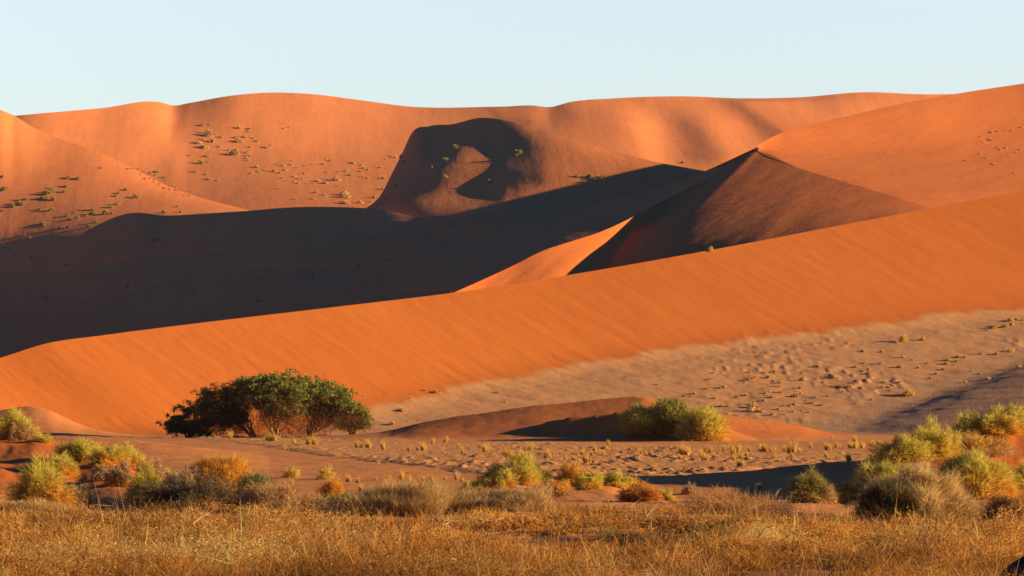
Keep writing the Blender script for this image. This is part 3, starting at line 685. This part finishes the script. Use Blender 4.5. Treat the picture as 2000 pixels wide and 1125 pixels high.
T4 = zm(1320,820,5.114,[(120,350,17),(320,325,12),(300,405,15),(560,330,21),(575,350,17),(470,310,11),(650,390,10),(700,365,9),(590,410,9),(655,465,14),(745,315,8),(820,305,11),(880,320,14),(950,320,12),(1080,325,15),(1160,335,20),(1150,375,9),(960,385,11),(1090,415,8),(1260,330,11),(1335,280,10),(1510,305,13),(1610,280,9),(1775,285,12),(1800,285,10),(1785,220,9),(1515,375,9),(1610,375,7),(1730,415,13),(380,380,9),(425,375,8),(180,430,7),(55,395,7),(770,355,7),(1550,185,6)])+zm(1640,780,5.114,[(145,420,9),(110,485,11),(180,490,11),(235,490,12),(335,462,9),(395,465,9),(450,490,11),(95,620,12),(320,585,9)])
scatter(T4, 'upright', 'grass_tuft', 'yellow grass tuft on the flat ground right of the big green shrub', 'grass tuft', 'tufts on the right of the flat', 10)
scatter([(571,933,22)], 'round', 'round_shrub', 'round green shrub on bare brown sand right of the dry dome mound', 'shrub', 'round shrubs on the brown sand', 20)
scatter([(637,936,25)], 'round', 'round_shrub', 'upright green shrub just behind the orange ball shrub', 'shrub', 'round shrubs on the brown sand', 20)
scatter([(411,853,12)], 'round', 'round_shrub', 'small green shrub under the dark left acacia', 'shrub', 'round shrubs by the acacias', 12)
scatter([(345,847,8)], 'sandy', 'slope_tuft', 'yellow clump at the left tip of the lowest dark acacia', 'grass tuft', 'clumps by the acacias', 8)
scatter([(62,505),(130,520),(300,470),(420,500),(565,470),(610,540),(720,470),(250,560),(90,585),(880,440),(835,460),(505,590),(380,575),(700,520),(950,450)], 'far_green', 'valley_shrub', 'barely visible dark shrub in the deep shade of the valley', 'shrub', 'shrubs in the shaded valley', 6)
# ---------------------------------------------------------------- the shrubs on their mounds, one by one
G1 = (('green_stems', GREEN, .55), ('dry_stems', GOLD, .45))
G2 = (('green_stems', GREEN, .8), ('dry_stems', GOLD, .2))
GO = (('green_stems', GREEN, .3), ('dry_stems', GOLD+ORANGE, .7))
DK = (('green_stems', DKGREEN+GREEN[2:3], .85), ('dry_stems', GOLD, .15))
GY = (('dead_stems', GREY, 1.0),)
OR = (('dead_stems', ORANGE+GOLD, .75), ('grey_stems', GREY, .25))
TN = (('green_stems', [(.40,.36,.13),(.46,.38,.14)], .45), ('dry_stems', TAN+STRAW, .55))
NG = 'big green and gold shrubs on the sand mounds'
# left mound
bush('spiky_shrub', 'green topped shrub with a grey hollow at the left photo edge', 30, 855, 92, 58, 3600, G1, group=NG)
bush('dead_shrub', 'grey dry cushion nestled in front of the shrub at the left photo edge', 42, 858, 50, 34, 1400, GY, group='grey dead shrubs')
bush('spiky_shrub', 'thin yellow shrub trailing down from the left edge shrub', 84, 864, 36, 20, 900, G1, group=NG)
bush('spiky_shrub', 'tallest green shrub of the left mound, casting the dark shadow', 155, 905, 70, 57, 3600, G2, group=NG)
bush('spiky_shrub', 'golden shrub leaning right of the tallest green shrub of the left mound', 208, 912, 65, 41, 3000, GO, group=NG)
bush('spiky_shrub', 'wispy green and gold shrub at the right end of the left mound crest', 252, 910, 56, 38, 2200, G1, group=NG)
bush('spiky_shrub', 'green golden shrub in front of the tallest one on the left mound', 112, 928, 61, 39, 2800, G1, group=NG)
bush('spiky_shrub', 'green shrub with orange heart at the foot of the left mound beside the black shade', 72, 996, 84, 84, 4600, GO, group=NG)
bush('dry_shrub', 'round orange dry shrub at the foot of the left mound', 112, 998, 54, 52, 2200, OR, group='orange dry shrubs')
bush('dead_shrub', 'grey dead shrub on the bare orange slope beside the round orange shrub', 152, 992, 52, 48, 1700, (('dead_stems', GREY+STRAW[:1], .8), ('dry_stems', ORANGE, .2)), group='grey dead shrubs')
bush('dead_shrub', 'small dark grey ball shrub on the bare orange slope', 198, 938, 34, 28, 1100, GY, group='grey dead shrubs')
bush('dead_shrub', 'grey shrub below the golden crest shrubs, between ball shrub and green foot shrub', 236, 950, 48, 47, 2400, (('dead_stems', GREY, .65), ('dry_stems', ORANGE+GOLD, .35)), group='grey dead shrubs')
bush('dead_shrub', 'dark grey dome shrub behind the green foot shrub', 296, 938, 48, 38, 2000, GY, group='grey dead shrubs')
bush('spiky_shrub', 'low yellow shrub at the right tip of the left mound behind a dark grey dome', 328, 932, 34, 18, 900, G1, group=NG)
bush('spiky_shrub', 'bright green shrub at the right foot of the left mound', 294, 985, 66, 68, 4000, G2, group=NG)
bush('dead_shrub', 'grey shrub low in front of the bright green foot shrub', 286, 992, 44, 28, 1200, GY, group='grey dead shrubs')
# dry dome
bush('dry_shrub', 'wide golden brown dry dome with a flat top left of the round green shrub', 428, 972, 150, 80, 7500, (('dead_stems', ORANGE+GOLD, .45), ('grey_stems', GREY+TAN, .55)), lump=.4, group='orange dry shrubs')
bush('dead_shrub', 'grey twiggy shrub on the left flank of the dry dome', 372, 985, 78, 72, 3600, GY, group='grey dead shrubs')
bush('spiky_shrub', 'grey green shrub on the right foot of the dry dome', 500, 985, 90, 54, 3400, (('green_stems', [(.26,.29,.10),(.33,.33,.12),(.22,.25,.09)], .7), ('dry_stems', GOLD+TAN, .3)), group=NG)
bush('dead_shrub', 'broad dark grey matted shrub below the dry dome', 372, 1036, 150, 66, 6000, (('dead_stems', [(.30,.22,.13),(.22,.16,.10),(.16,.12,.075)], .75), ('dry_stems', STRAW+ORANGE, .25)), group='grey dead shrubs', Y=57)
bush('dead_shrub', 'grey brown matted shrub in front of the orange ball shrub', 560, 1030, 150, 62, 5200, (('dead_stems', GREY+BROWN[:1], .8), ('dry_stems', STRAW, .2)), group='grey dead shrubs', Y=55)
# middle foreground
bush('dry_shrub', 'orange ball shrub standing alone right of the dry dome', 650, 972, 46, 36, 1800, (('dead_stems', GOLD+ORANGE, 1.0),), group='orange dry shrubs')
bush('spiky_shrub', 'low pale green shrub in front of the orange ball shrub', 676, 982, 72, 24, 1800, (('green_stems', [(.34,.36,.11),(.28,.32,.10)], .85), ('dry_stems', STRAW, .15)), group=NG)
# centre mound
bush('spiky_shrub', 'tallest green gold shrub on the central mound', 1008, 944, 86, 54, 3800, G1, group=NG)
bush('spiky_shrub', 'dark green shrub at the left end of the central mound', 956, 950, 34, 30, 1500, DK, group=NG)
bush('spiky_shrub', 'golden shrub left of centre, at the front of the central mound', 978, 960, 54, 46, 2400, GO, group=NG)
bush('spiky_shrub', 'dark green low shrub on the right shoulder of the tallest central shrub', 1047, 944, 46, 28, 1800, DK, group=NG)
bush('spiky_shrub', 'low yellow shrub at the left foot of the central mound beside a dark shadow', 928, 970, 56, 32, 1800, GO, group=NG)
bush('dry_shrub', 'golden low shrub at the front foot of the central mound', 1090, 968, 56, 30, 1800, OR, group='orange dry shrubs')
bush('dry_shrub', 'orange gold shrub on the crest of the central mound above the bare sand', 1122, 950, 54, 42, 2200, (('dead_stems', GOLD+ORANGE, 1.0),), group='orange dry shrubs')
bush('spiky_shrub', 'yellow green shrub beside the orange gold one on the central mound', 1152, 954, 50, 38, 2200, G1, group=NG)
bush('spiky_shrub', 'green shrub at the tip of the long dark shadow', 1205, 950, 70, 28, 2200, G2, group=NG)
bush('dry_shrub', 'brown orange shrub with a dark left side, right end of the central mound', 1258, 976, 86, 32, 3200, (('dead_stems', ORANGE+BROWN, 1.0),), group='orange dry shrubs')
bush('spiky_shrub', 'small pale green shrub right of the brown orange one', 1300, 977, 36, 22, 1000, G1, group=NG)
# in the dark bank
bush('dead_shrub', 'pale leafless shrub in the dark shadow right of the central mound', 1346, 965, 24, 24, 400, GY, group='grey dead shrubs')
bush('dead_shrub', 'small pale twig shrub alone in the middle of the dark shadow', 1482, 957, 14, 12, 200, GY, group='grey dead shrubs')
# three tan bushes in front of the shadow
bush('tan_shrub', 'largest tan and green shrub in front of the dark shadow', 1586, 984, 72, 60, 3600, TN, Y=62.5, lump=.7, group='tan shrubs in front of the shadow')
bush('tan_shrub', 'middle round tan shrub in front of the dark shadow', 1641, 973, 52, 42, 2400, TN, Y=63, lump=.5, group='tan shrubs in front of the shadow')
bush('tan_shrub', 'smallest tan shrub in front of the dark shadow beside the dark green slope', 1683, 973, 32, 30, 1200, TN, Y=63, lump=.5, group='tan shrubs in front of the shadow')
# the mound on the right
bush('spiky_shrub', 'deep green spiky shrub spilling down the left end of the right mound', 1715, 968, 105, 72, 5600, (('green_stems', GREEN+DKGREEN[1:2], .92), ('dry_stems', GOLD, .08)), group=NG)
bush('spiky_shrub', 'green and gold shrub midway up the crest of the right mound', 1765, 902, 95, 50, 3600, G1, group=NG)
bush('spiky_shrub', 'bright green shrub on the crest of the right mound with a golden front', 1822, 892, 100, 62, 4400, G1, group=NG)
bush('spiky_shrub', 'highest yellow green shrub of the right mound, at the photo edge', 1950, 846, 110, 54, 4600, G1, group=NG)
bush('spiky_shrub', 'dark green shrub on the crest between the highest and the bright green ones', 1892, 858, 62, 42, 2600, G2, group=NG)
bush('dry_shrub', 'tangled dry golden shrub hanging below the highest shrub of the right mound', 1905, 888, 100, 40, 3400, (('dead_stems', GOLD+TAN, .6), ('grey_stems', GREY, .4)), group='orange dry shrubs')
bush('dry_shrub', 'grey pink dry twigs in the saddle of the right mound', 1870, 880, 52, 28, 1500, (('dead_stems', GREY+STRAW, 1.0),), group='orange dry shrubs')
bush('spiky_shrub', 'largest golden shrub with green top at the front of the right mound', 1905, 966, 150, 80, 8000, (('green_stems', GREEN, .42), ('dry_stems', GOLD, .58)), lump=.4, group=NG)
bush('spiky_shrub', 'golden green small shrub behind the pale brush, left of the largest golden one', 1806, 948, 66, 42, 2400, G1, group=NG)
bush('spiky_shrub', 'dark green low shrub tucked left of the largest golden shrub', 1830, 958, 46, 30, 1600, DK, group=NG)
bush('spiky_shrub', 'olive shrub cut by the photo edge right of the largest golden shrub', 2002, 958, 70, 52, 3000, G2, group=NG)
# the big nara behind
bush('spiky_shrub', 'left lobe of the big shrub below the pale slope, beside its long shadow', 1262, 861, 84, 60, 3800, G1, Y=285.5, group='lobes of the big shrub below the pale slope', lump=.5)
bush('spiky_shrub', 'dark hollow middle lobe of the big shrub below the pale slope', 1314, 861, 90, 66, 4200, (('green_stems', GREEN+DKGREEN, .75), ('dry_stems', GOLD, .25)), Y=285, group='lobes of the big shrub below the pale slope', lump=.5)
bush('spiky_shrub', 'brightest right lobe of the big shrub below the pale slope', 1372, 866, 88, 66, 4400, G1, Y=282, group='lobes of the big shrub below the pale slope', lump=.4)
# tall pale brush in the right foreground
bush('feathery_brush', 'tall pale feathery brush with a dark left side in front of the right mound', 1800, 1040, 190, 115, 9000, (('pale_stems', [(.76,.55,.26),(.66,.46,.19),(.84,.63,.32)], .72), ('brown_stems', [(.44,.28,.11),(.30,.19,.08),(.52,.33,.12)], .28)), lump=.6, Y=52, sl=.22, spread=.8, ww=.5, cat='brush')
bush('feathery_brush', 'dark olive brush at the left side of the tall pale one', 1722, 1038, 80, 86, 3600, (('dark_stems', [(.14,.11,.05),(.20,.15,.07),(.10,.08,.04)], .7), ('pale_stems', TAN, .3)), lump=.6, Y=51.5, spread=1.0, cat='brush')
bush('feathery_brush', 'pale grass-like brush breaking the skyline of the dry field left of the central mound', 790, 1030, 250, 60, 7000, (('pale_stems', STRAW+TAN+GREY[:1], 1.0),), lump=.7, Y=54, sl=.34, spread=1.0, ww=.45, cat='brush')
bush('feathery_brush', 'grey straw brush in front of the central mound', 1010, 1024, 170, 46, 4600, (('pale_stems', STRAW+GREY, 1.0),), lump=.7, Y=54, sl=.32, spread=1.0, ww=.45, cat='brush')
bush('twiggy_brush', 'sparse twiggy brush sticking up before the dark shadow', 1440, 1022, 170, 40, 1300, (('twigs', BROWN+GREY, 1.0),), lump=.9, Y=52, sl=.4, spread=.9, cat='brush', ww=.45)
bush('feathery_brush', 'pale brush at the left photo edge below the black shade', 70, 1034, 190, 24, 3000, (('pale_stems', STRAW+TAN, 1.0),), lump=.6, Y=54, sl=.3, spread=.6, ww=.45, cat='brush')
bush('feathery_brush', 'olive brown brush at the right photo edge above the dark boulder', 1975, 1050, 120, 70, 4000, (('pale_stems', TAN+BROWN, 1.0),), lump=.6, Y=50, cat='brush')

# ---------------------------------------------------------------- the dry field in front: nobody could count it
def field():
    Vs, Qs, Cs = [], [], []; off = 0; Lv, Lq, Lc = [], [], []; loff = 0
    nc = 1900
    # clump places: even on the picture's area of the field, thinner near its far edge
    v = rng.random(nc); pyc = 985+225*v**.9
    Yc = CH*F/(pyc-HY); pxc = -160+2320*rng.random(nc)
    far = np.interp(pxc, [-150,0,200,330,420,900,1000,1150,1560,1700,1900,2150], [57,56,53,54,59,60,60,57,55,55.5,56,56])
    far = far+5*(vnoise(pxc*.012, pxc*0, 140)-.6)+3*(vnoise(pxc*.05, pxc*0, 141)-.5)
    keep = (Yc < far-1.5*rng.random(nc)**2); pxc, Yc = pxc[keep], Yc[keep]
    pal_sets = [BROWN, BROWN+ORANGE[1:], ORANGE[1:]+TAN[:2], TAN+BROWN, STRAW[:1]+TAN, BROWN+GREY]
    for i in range(len(pxc)):
        Y0 = Yc[i]; x0 = (pxc[i]-1000)/F*Y0
        big = vnoise(np.array([x0*.30+40]), np.array([Y0*.16]), 77)[0]
        gap = vnoise(np.array([x0*.7+9]), np.array([Y0*.30]), 99)[0]
        if gap < (.42 if Y0 > 36 else .2): continue
        tall = rng.random() < .20 and Y0 < 47 and not 1120 < pxc[i] < 1720
        kindf = np.array([1.12, 1.0, .88])*(.40+1.0*vnoise(np.array([x0*.55+70]), np.array([Y0*.22+3]), 57)[0])   # patches of darker and paler scrub
        H = (.08+.22*rng.random()**1.5)*(.45+.9*big)*(1.75 if tall else 1)*np.interp(Y0, [33, 42, 49, 53, 60], [.9, 1.0, .5, .30, .24])
        R = (.22+.38*rng.random())*(.6+.8*big)*(1.7 if tall else 1); n = int(np.clip(420*R*(R+1.4*H)/.30, 70, 2400))
        P, u, hf = dome_points(n, 2*R, 2*R, H, .9, i % 211, .35)
        lean = rng.normal(size=3)*.35
        d = unit(u*np.array([.7, .7, .6])+1.0*rng.normal(size=(n, 3))+lean)
        L = (.04+.15*rng.random(n)**2)*(.7+.6*rng.random())*np.interp(Y0, [46, 54], [1, .6]); w = (.004+.010*rng.random(n)**1.5)*(Y0/40)
        V, Q = strips(P+np.array([x0, Y0, ground_z(np.array([pxc[i]]), np.array([Y0]))[0]-.02]), d, L, w, rng.normal(size=(n, 3))*L[:, None]*.7)
        s = pal_sets[int(np.clip(rng.integers(0, 6)*.6+big*2+rng.normal()*.8-.6, 0, 5))]
        c = pal(n, s, .32)*(.6+.75*rng.random())*kindf
        dk = rng.random(n) < .16; c[dk] = pal(int(dk.sum()), [(.16,.075,.025),(.22,.11,.04)], .2)
        pale = rng.random(n) < .09; c[pale] = pal(int(pale.sum()), STRAW, .1)
        Vs.append(V); Qs.append(Q+off); Cs.append(c); off += len(V)
        n = 5                                           # thicker bleached twigs lying through the mat
        P = np.stack([x0+rng.normal(size=n)*R*.6, Y0+rng.normal(size=n)*R*.6, H*(.3+.7*rng.random(n))], -1)
        V, Q = strips(P, unit(rng.normal(size=(n, 3))*np.array([1, 1, .45])), .08+.22*rng.random(n)**2, np.full(n, .011*Y0/40), rng.normal(size=(n, 3))*.06)
        Vs.append(V); Qs.append(Q+off); Cs.append(pal(n, STRAW, .1)); off += len(V)
        # the small dry leaves and twig ends that make each cushion solid
        m = int(np.clip(1900*R*(R+1.4*H)/.30, 250, 8000)); s_ = .75+.5*rng.random()
        P, u, hf = dome_points(m, 2*R, 2*R, H*.95, 1.0, (i*7) % 211, .72)
        V, Q = leaves(P+np.array([x0, Y0, ground_z(np.array([pxc[i]]), np.array([Y0]))[0]-.02]), (.015+.020*rng.random(m))*s_*(Y0/40))
        Lv.append(V); Lq.append(Q+loff); Lc.append(pal(m, s, .34)*(.66+.68*rng.random())*kindf); loff += len(V)
        if rng.random() < .06:                          # a few long stems standing out of the mat
            n = int(6+14*rng.random()) if Y0 < 50 else 3
            P = np.stack([x0+rng.normal(size=n)*R*.5, Y0+rng.normal(size=n)*R*.5, np.full(n, .02)], -1)
            d = unit(rng.normal(size=(n, 3))*.5+np.array([rng.normal()*.3, 0, 1]))
            V, Q = strips(P, d, H*(.9+.9*rng.random(n)), np.full(n, .008*Y0/40), rng.normal(size=(n, 3))*H*.3)
            Vs.append(V); Qs.append(Q+off); Cs.append(pal(n, STRAW+TAN, .15)); off += len(V)
    print('field strips', off//6)
    print('field leaves', loff//4)
    o = mesh_obj('dry_grass', np.concatenate(Vs+Lv), np.concatenate(Qs+[q+off for q in Lq]), M_plant, False)
    tint(o, np.clip(np.concatenate([np.repeat(np.concatenate(Cs), 3, 0), np.repeat(np.concatenate(Lc), 2, 0)]), .01, .9), 2)
    o['kind'] = 'stuff'; o['label'] = 'dry orange brown brush and grass filling the foreground'; o['category'] = 'dry grass'
field()

def branch(label, pts, Y, r=.014, kids=3):
    """a bleached dead branch lying on the brush; pts are (px, py)"""
    P = np.array([((p[0]-1000)/F*Y, Y+rng.normal()*.12, CH+(HY-p[1])/F*Y) for p in pts])
    b = P.mean(0); b[2] = P[:, 2].min(); P = P-b; m = MB()
    t = np.linspace(0, len(P)-1, 14); Q = np.stack([crom(np.arange(len(P)), P[:, k], t) for k in range(3)], 1)+rng.normal(size=(14, 3))*.006
    m.add(*tube(Q, np.linspace(r, r*.35, 14), 5))
    for k in range(kids):
        i = rng.integers(2, 11); e = Q[i]+np.array([rng.normal()*.16, rng.normal()*.1, .02+.10*rng.random()])
        m.add(*tube(wander(Q[i], e, 5, .012), np.linspace(r*.6, r*.25, 5), 4))
    o = m.build('dead_branch', M_branch, None); o.location = b
    o['label'] = label; o['category'] = 'branch'; o['group'] = 'bleached branches in the dry field'
M_branch = NT('bleached_wood'); M_branch.color(M_branch.mix(M_branch.noise(M_branch.pos(), 14, 4), (.60,.40,.19), (.85,.64,.38))); M_branch = M_branch.m
branch('long pale branch slanting down right of the middle, forked at its upper end', [(840,1004),(860,1018),(880,1030),(903,1043)], 42, .012, 5)
branch('arched pale branch like a peaked roof in the middle of the dry field', [(738,1062),(762,1045),(780,1054),(790,1066)], 41, .011, 2)
branch('short pale branch left of the arched one', [(683,1043),(694,1038),(703,1043),(711,1041)], 43, .010, 3)
branch('pale branch curving up below the central mound', [(943,1034),(945,1022),(965,1016),(985,1010)], 45, .010, 3)
branch('pale stick slanting down below the central mound', [(940,1034),(950,1042),(962,1051)], 42, .011, 1)
branch('pale stick in the lower middle pointing down to the right', [(928,1090),(945,1100),(955,1114),(962,1124)], 34, .010, 1)
branch('thick pale branch lying nearly level below the dark shadow', [(1323,1061),(1345,1058),(1362,1053),(1379,1054)], 39, .014, 3)
branch('looped pale branch at the bottom edge near the middle', [(1150,1118),(1165,1109),(1185,1111),(1205,1120)], 33.5, .016, 2)
branch('pale branch arching over the brush under the tall feathery brush', [(1720,1036),(1755,1028),(1780,1020),(1800,1026)], 44, .013, 4)
branch('pale curved branches in a fan below the tall feathery brush', [(1782,1082),(1795,1072),(1806,1078),(1812,1088)], 37, .011, 6)
branch('pale thick stub standing at the bottom edge, right of the middle', [(1640,1092),(1648,1105),(1660,1118),(1668,1128)], 33.5, .016, 1)
branch('pale upright twig at the right above the dark boulder', [(1925,1022),(1930,1038),(1943,1052)], 43, .010, 3)
branch('hoop shaped pale twig at the right photo edge', [(1975,1014),(1980,1000),(1998,992),(2010,993)], 46, .009, 1)
branch('pale stick crossing the brush beside the dark boulder', [(1955,1066),(1975,1060),(2005,1050)], 38, .012, 3)
branch('pale stick on the brush below the dry dome', [(368,1006),(380,998),(392,1004),(410,1008)], 45, .009, 3)
branch('fan of pale sticks over the black hollow at the lower left', [(385,1035),(400,1030),(415,1040),(430,1052)], 42, .009, 6)

def boulder():
    import bmesh
    bm = bmesh.new(); bmesh.ops.create_icosphere(bm, subdivisions=4, radius=1)
    for v in bm.verts:
        c = v.co; k = 1+.18*float(fbm(np.array([c.x*1.3+3]), np.array([c.y*1.3+c.z*1.7]), 4, 61)[0])
        v.co = c*k; v.co.x *= .55; v.co.y *= .4; v.co.z *= .34
    for f in bm.faces: f.smooth = True
    me = bpy.data.meshes.new('boulder'); bm.to_mesh(me); bm.free(); me.materials.append(M_rock)
    o = bpy.data.objects.new('boulder', me); COL.objects.link(o)
    Y = 27.; o.location = ((2052-1000)/F*Y, Y, CH+(HY-1140)/F*Y-.02); o.rotation_euler = (0, -.35, .2)
    o['label'] = 'dark smooth boulder cut by the lower right corner of the photo'; o['category'] = 'boulder'
boulder()
# ---------------------------------------------------------------- light, sky, camera
w = bpy.data.worlds.new('World'); scene.world = w; w.use_nodes = True
nt = w.node_tree; bg = nt.nodes['Background']
sky = nt.nodes.new('ShaderNodeTexSky'); sky.sky_type = 'NISHITA'; sky.sun_disc = False
sky.sun_elevation = SUN_EL; sky.sun_rotation = math.pi/2-SUN_AZ
tc = nt.nodes.new('ShaderNodeTexCoord'); sx = nt.nodes.new('ShaderNodeSeparateXYZ'); nt.links.new(tc.outputs['Generated'], sx.inputs[0])
rp = nt.nodes.new('ShaderNodeValToRGB'); nt.links.new(sx.outputs['Z'], rp.inputs[0])
e = rp.color_ramp.elements       # a bright haze band along the horizon under a deep blue dome
e[0].position = .05; e[0].color = (1.42,1.37,1.45,1); e[1].position = .21; e[1].color = (.05,.18,.46,1)
k = e.new(.15); k.color = (1.90,1.68,1.70,1)
# the band is bright ahead and on the sun's side and dim on the side away from the sun
dt = nt.nodes.new('ShaderNodeVectorMath'); dt.operation = 'DOT_PRODUCT'; nt.links.new(tc.outputs['Generated'], dt.inputs[0]); dt.inputs[1].default_value = (.42, .91, 0)
mr = nt.nodes.new('ShaderNodeMapRange'); nt.links.new(dt.outputs['Value'], mr.inputs[0]); mr.interpolation_type = 'SMOOTHSTEP'
for i, x in enumerate((.15, .72, 0, 1)): mr.inputs[1+i].default_value = x
m0 = nt.nodes.new('ShaderNodeMix'); m0.data_type = 'RGBA'; nt.links.new(mr.outputs[0], m0.inputs[0]); m0.inputs[6].default_value = (.06,.18,.46,1); nt.links.new(rp.outputs[0], m0.inputs[7])
mx = nt.nodes.new('ShaderNodeMix'); mx.data_type = 'RGBA'; mx.blend_type = 'MULTIPLY'; mx.inputs[0].default_value = 1
nt.links.new(sky.outputs[0], mx.inputs[6]); nt.links.new(m0.outputs[2], mx.inputs[7])
nt.links.new(mx.outputs[2], bg.inputs[0]); bg.inputs[1].default_value = .1
L = bpy.data.lights.new('sun', 'SUN'); L.energy = 5; L.angle = math.radians(.5); L.color = (1, .72, .36)
lo = bpy.data.objects.new('sun', L); COL.objects.link(lo); lo.location = (200, -20, 60)
lo.rotation_euler = Vector(SUN).to_track_quat('Z', 'Y').to_euler()
cam = bpy.data.cameras.new('camera'); co = bpy.data.objects.new('camera', cam); COL.objects.link(co)
co.location = (0, 0, CH); co.rotation_euler = (math.pi/2, 0, 0)
cam.sensor_width = 36; cam.lens = 36*F/2000; cam.shift_y = (HY-562.5)/2000; cam.clip_end = 30000; cam.clip_start = .5
cam.dof.use_dof = True; cam.dof.focus_distance = 140; cam.dof.aperture_fstop = 16
scene.camera = co
scene.view_settings.view_transform = 'Standard'; scene.view_settings.look = 'None'; scene.view_settings.exposure = .7
scene.view_settings.gamma = 1
scene.cycles.max_bounces = 5; scene.cycles.diffuse_bounces = 2; scene.cycles.transparent_max_bounces = 4

def haze():
    x0, x1, y0, y1, z0, z1 = -6200, 6200, -400, 9200, -1.8, 420
    V = np.array([(x, y, z) for z in (z0, z1) for y in (y0, y1) for x in (x0, x1)], float)
    Q = np.array([(0,2,3,1),(4,5,7,6),(0,1,5,4),(1,3,7,5),(3,2,6,7),(2,0,4,6)])
    m = bpy.data.materials.new('haze_air'); m.use_nodes = True; t = m.node_tree
    t.nodes.remove(t.nodes['Principled BSDF']); v = t.nodes.new('ShaderNodeVolumePrincipled')
    v.inputs['Color'].default_value = (.40,.66,1,1); v.inputs['Density'].default_value = HAZE; v.inputs['Anisotropy'].default_value = 0
    t.links.new(v.outputs[0], t.nodes['Material Output'].inputs['Volume'])
    o = mesh_obj('haze', V, Q, m, False); o['kind'] = 'stuff'
HAZE = 2.2e-5
haze()
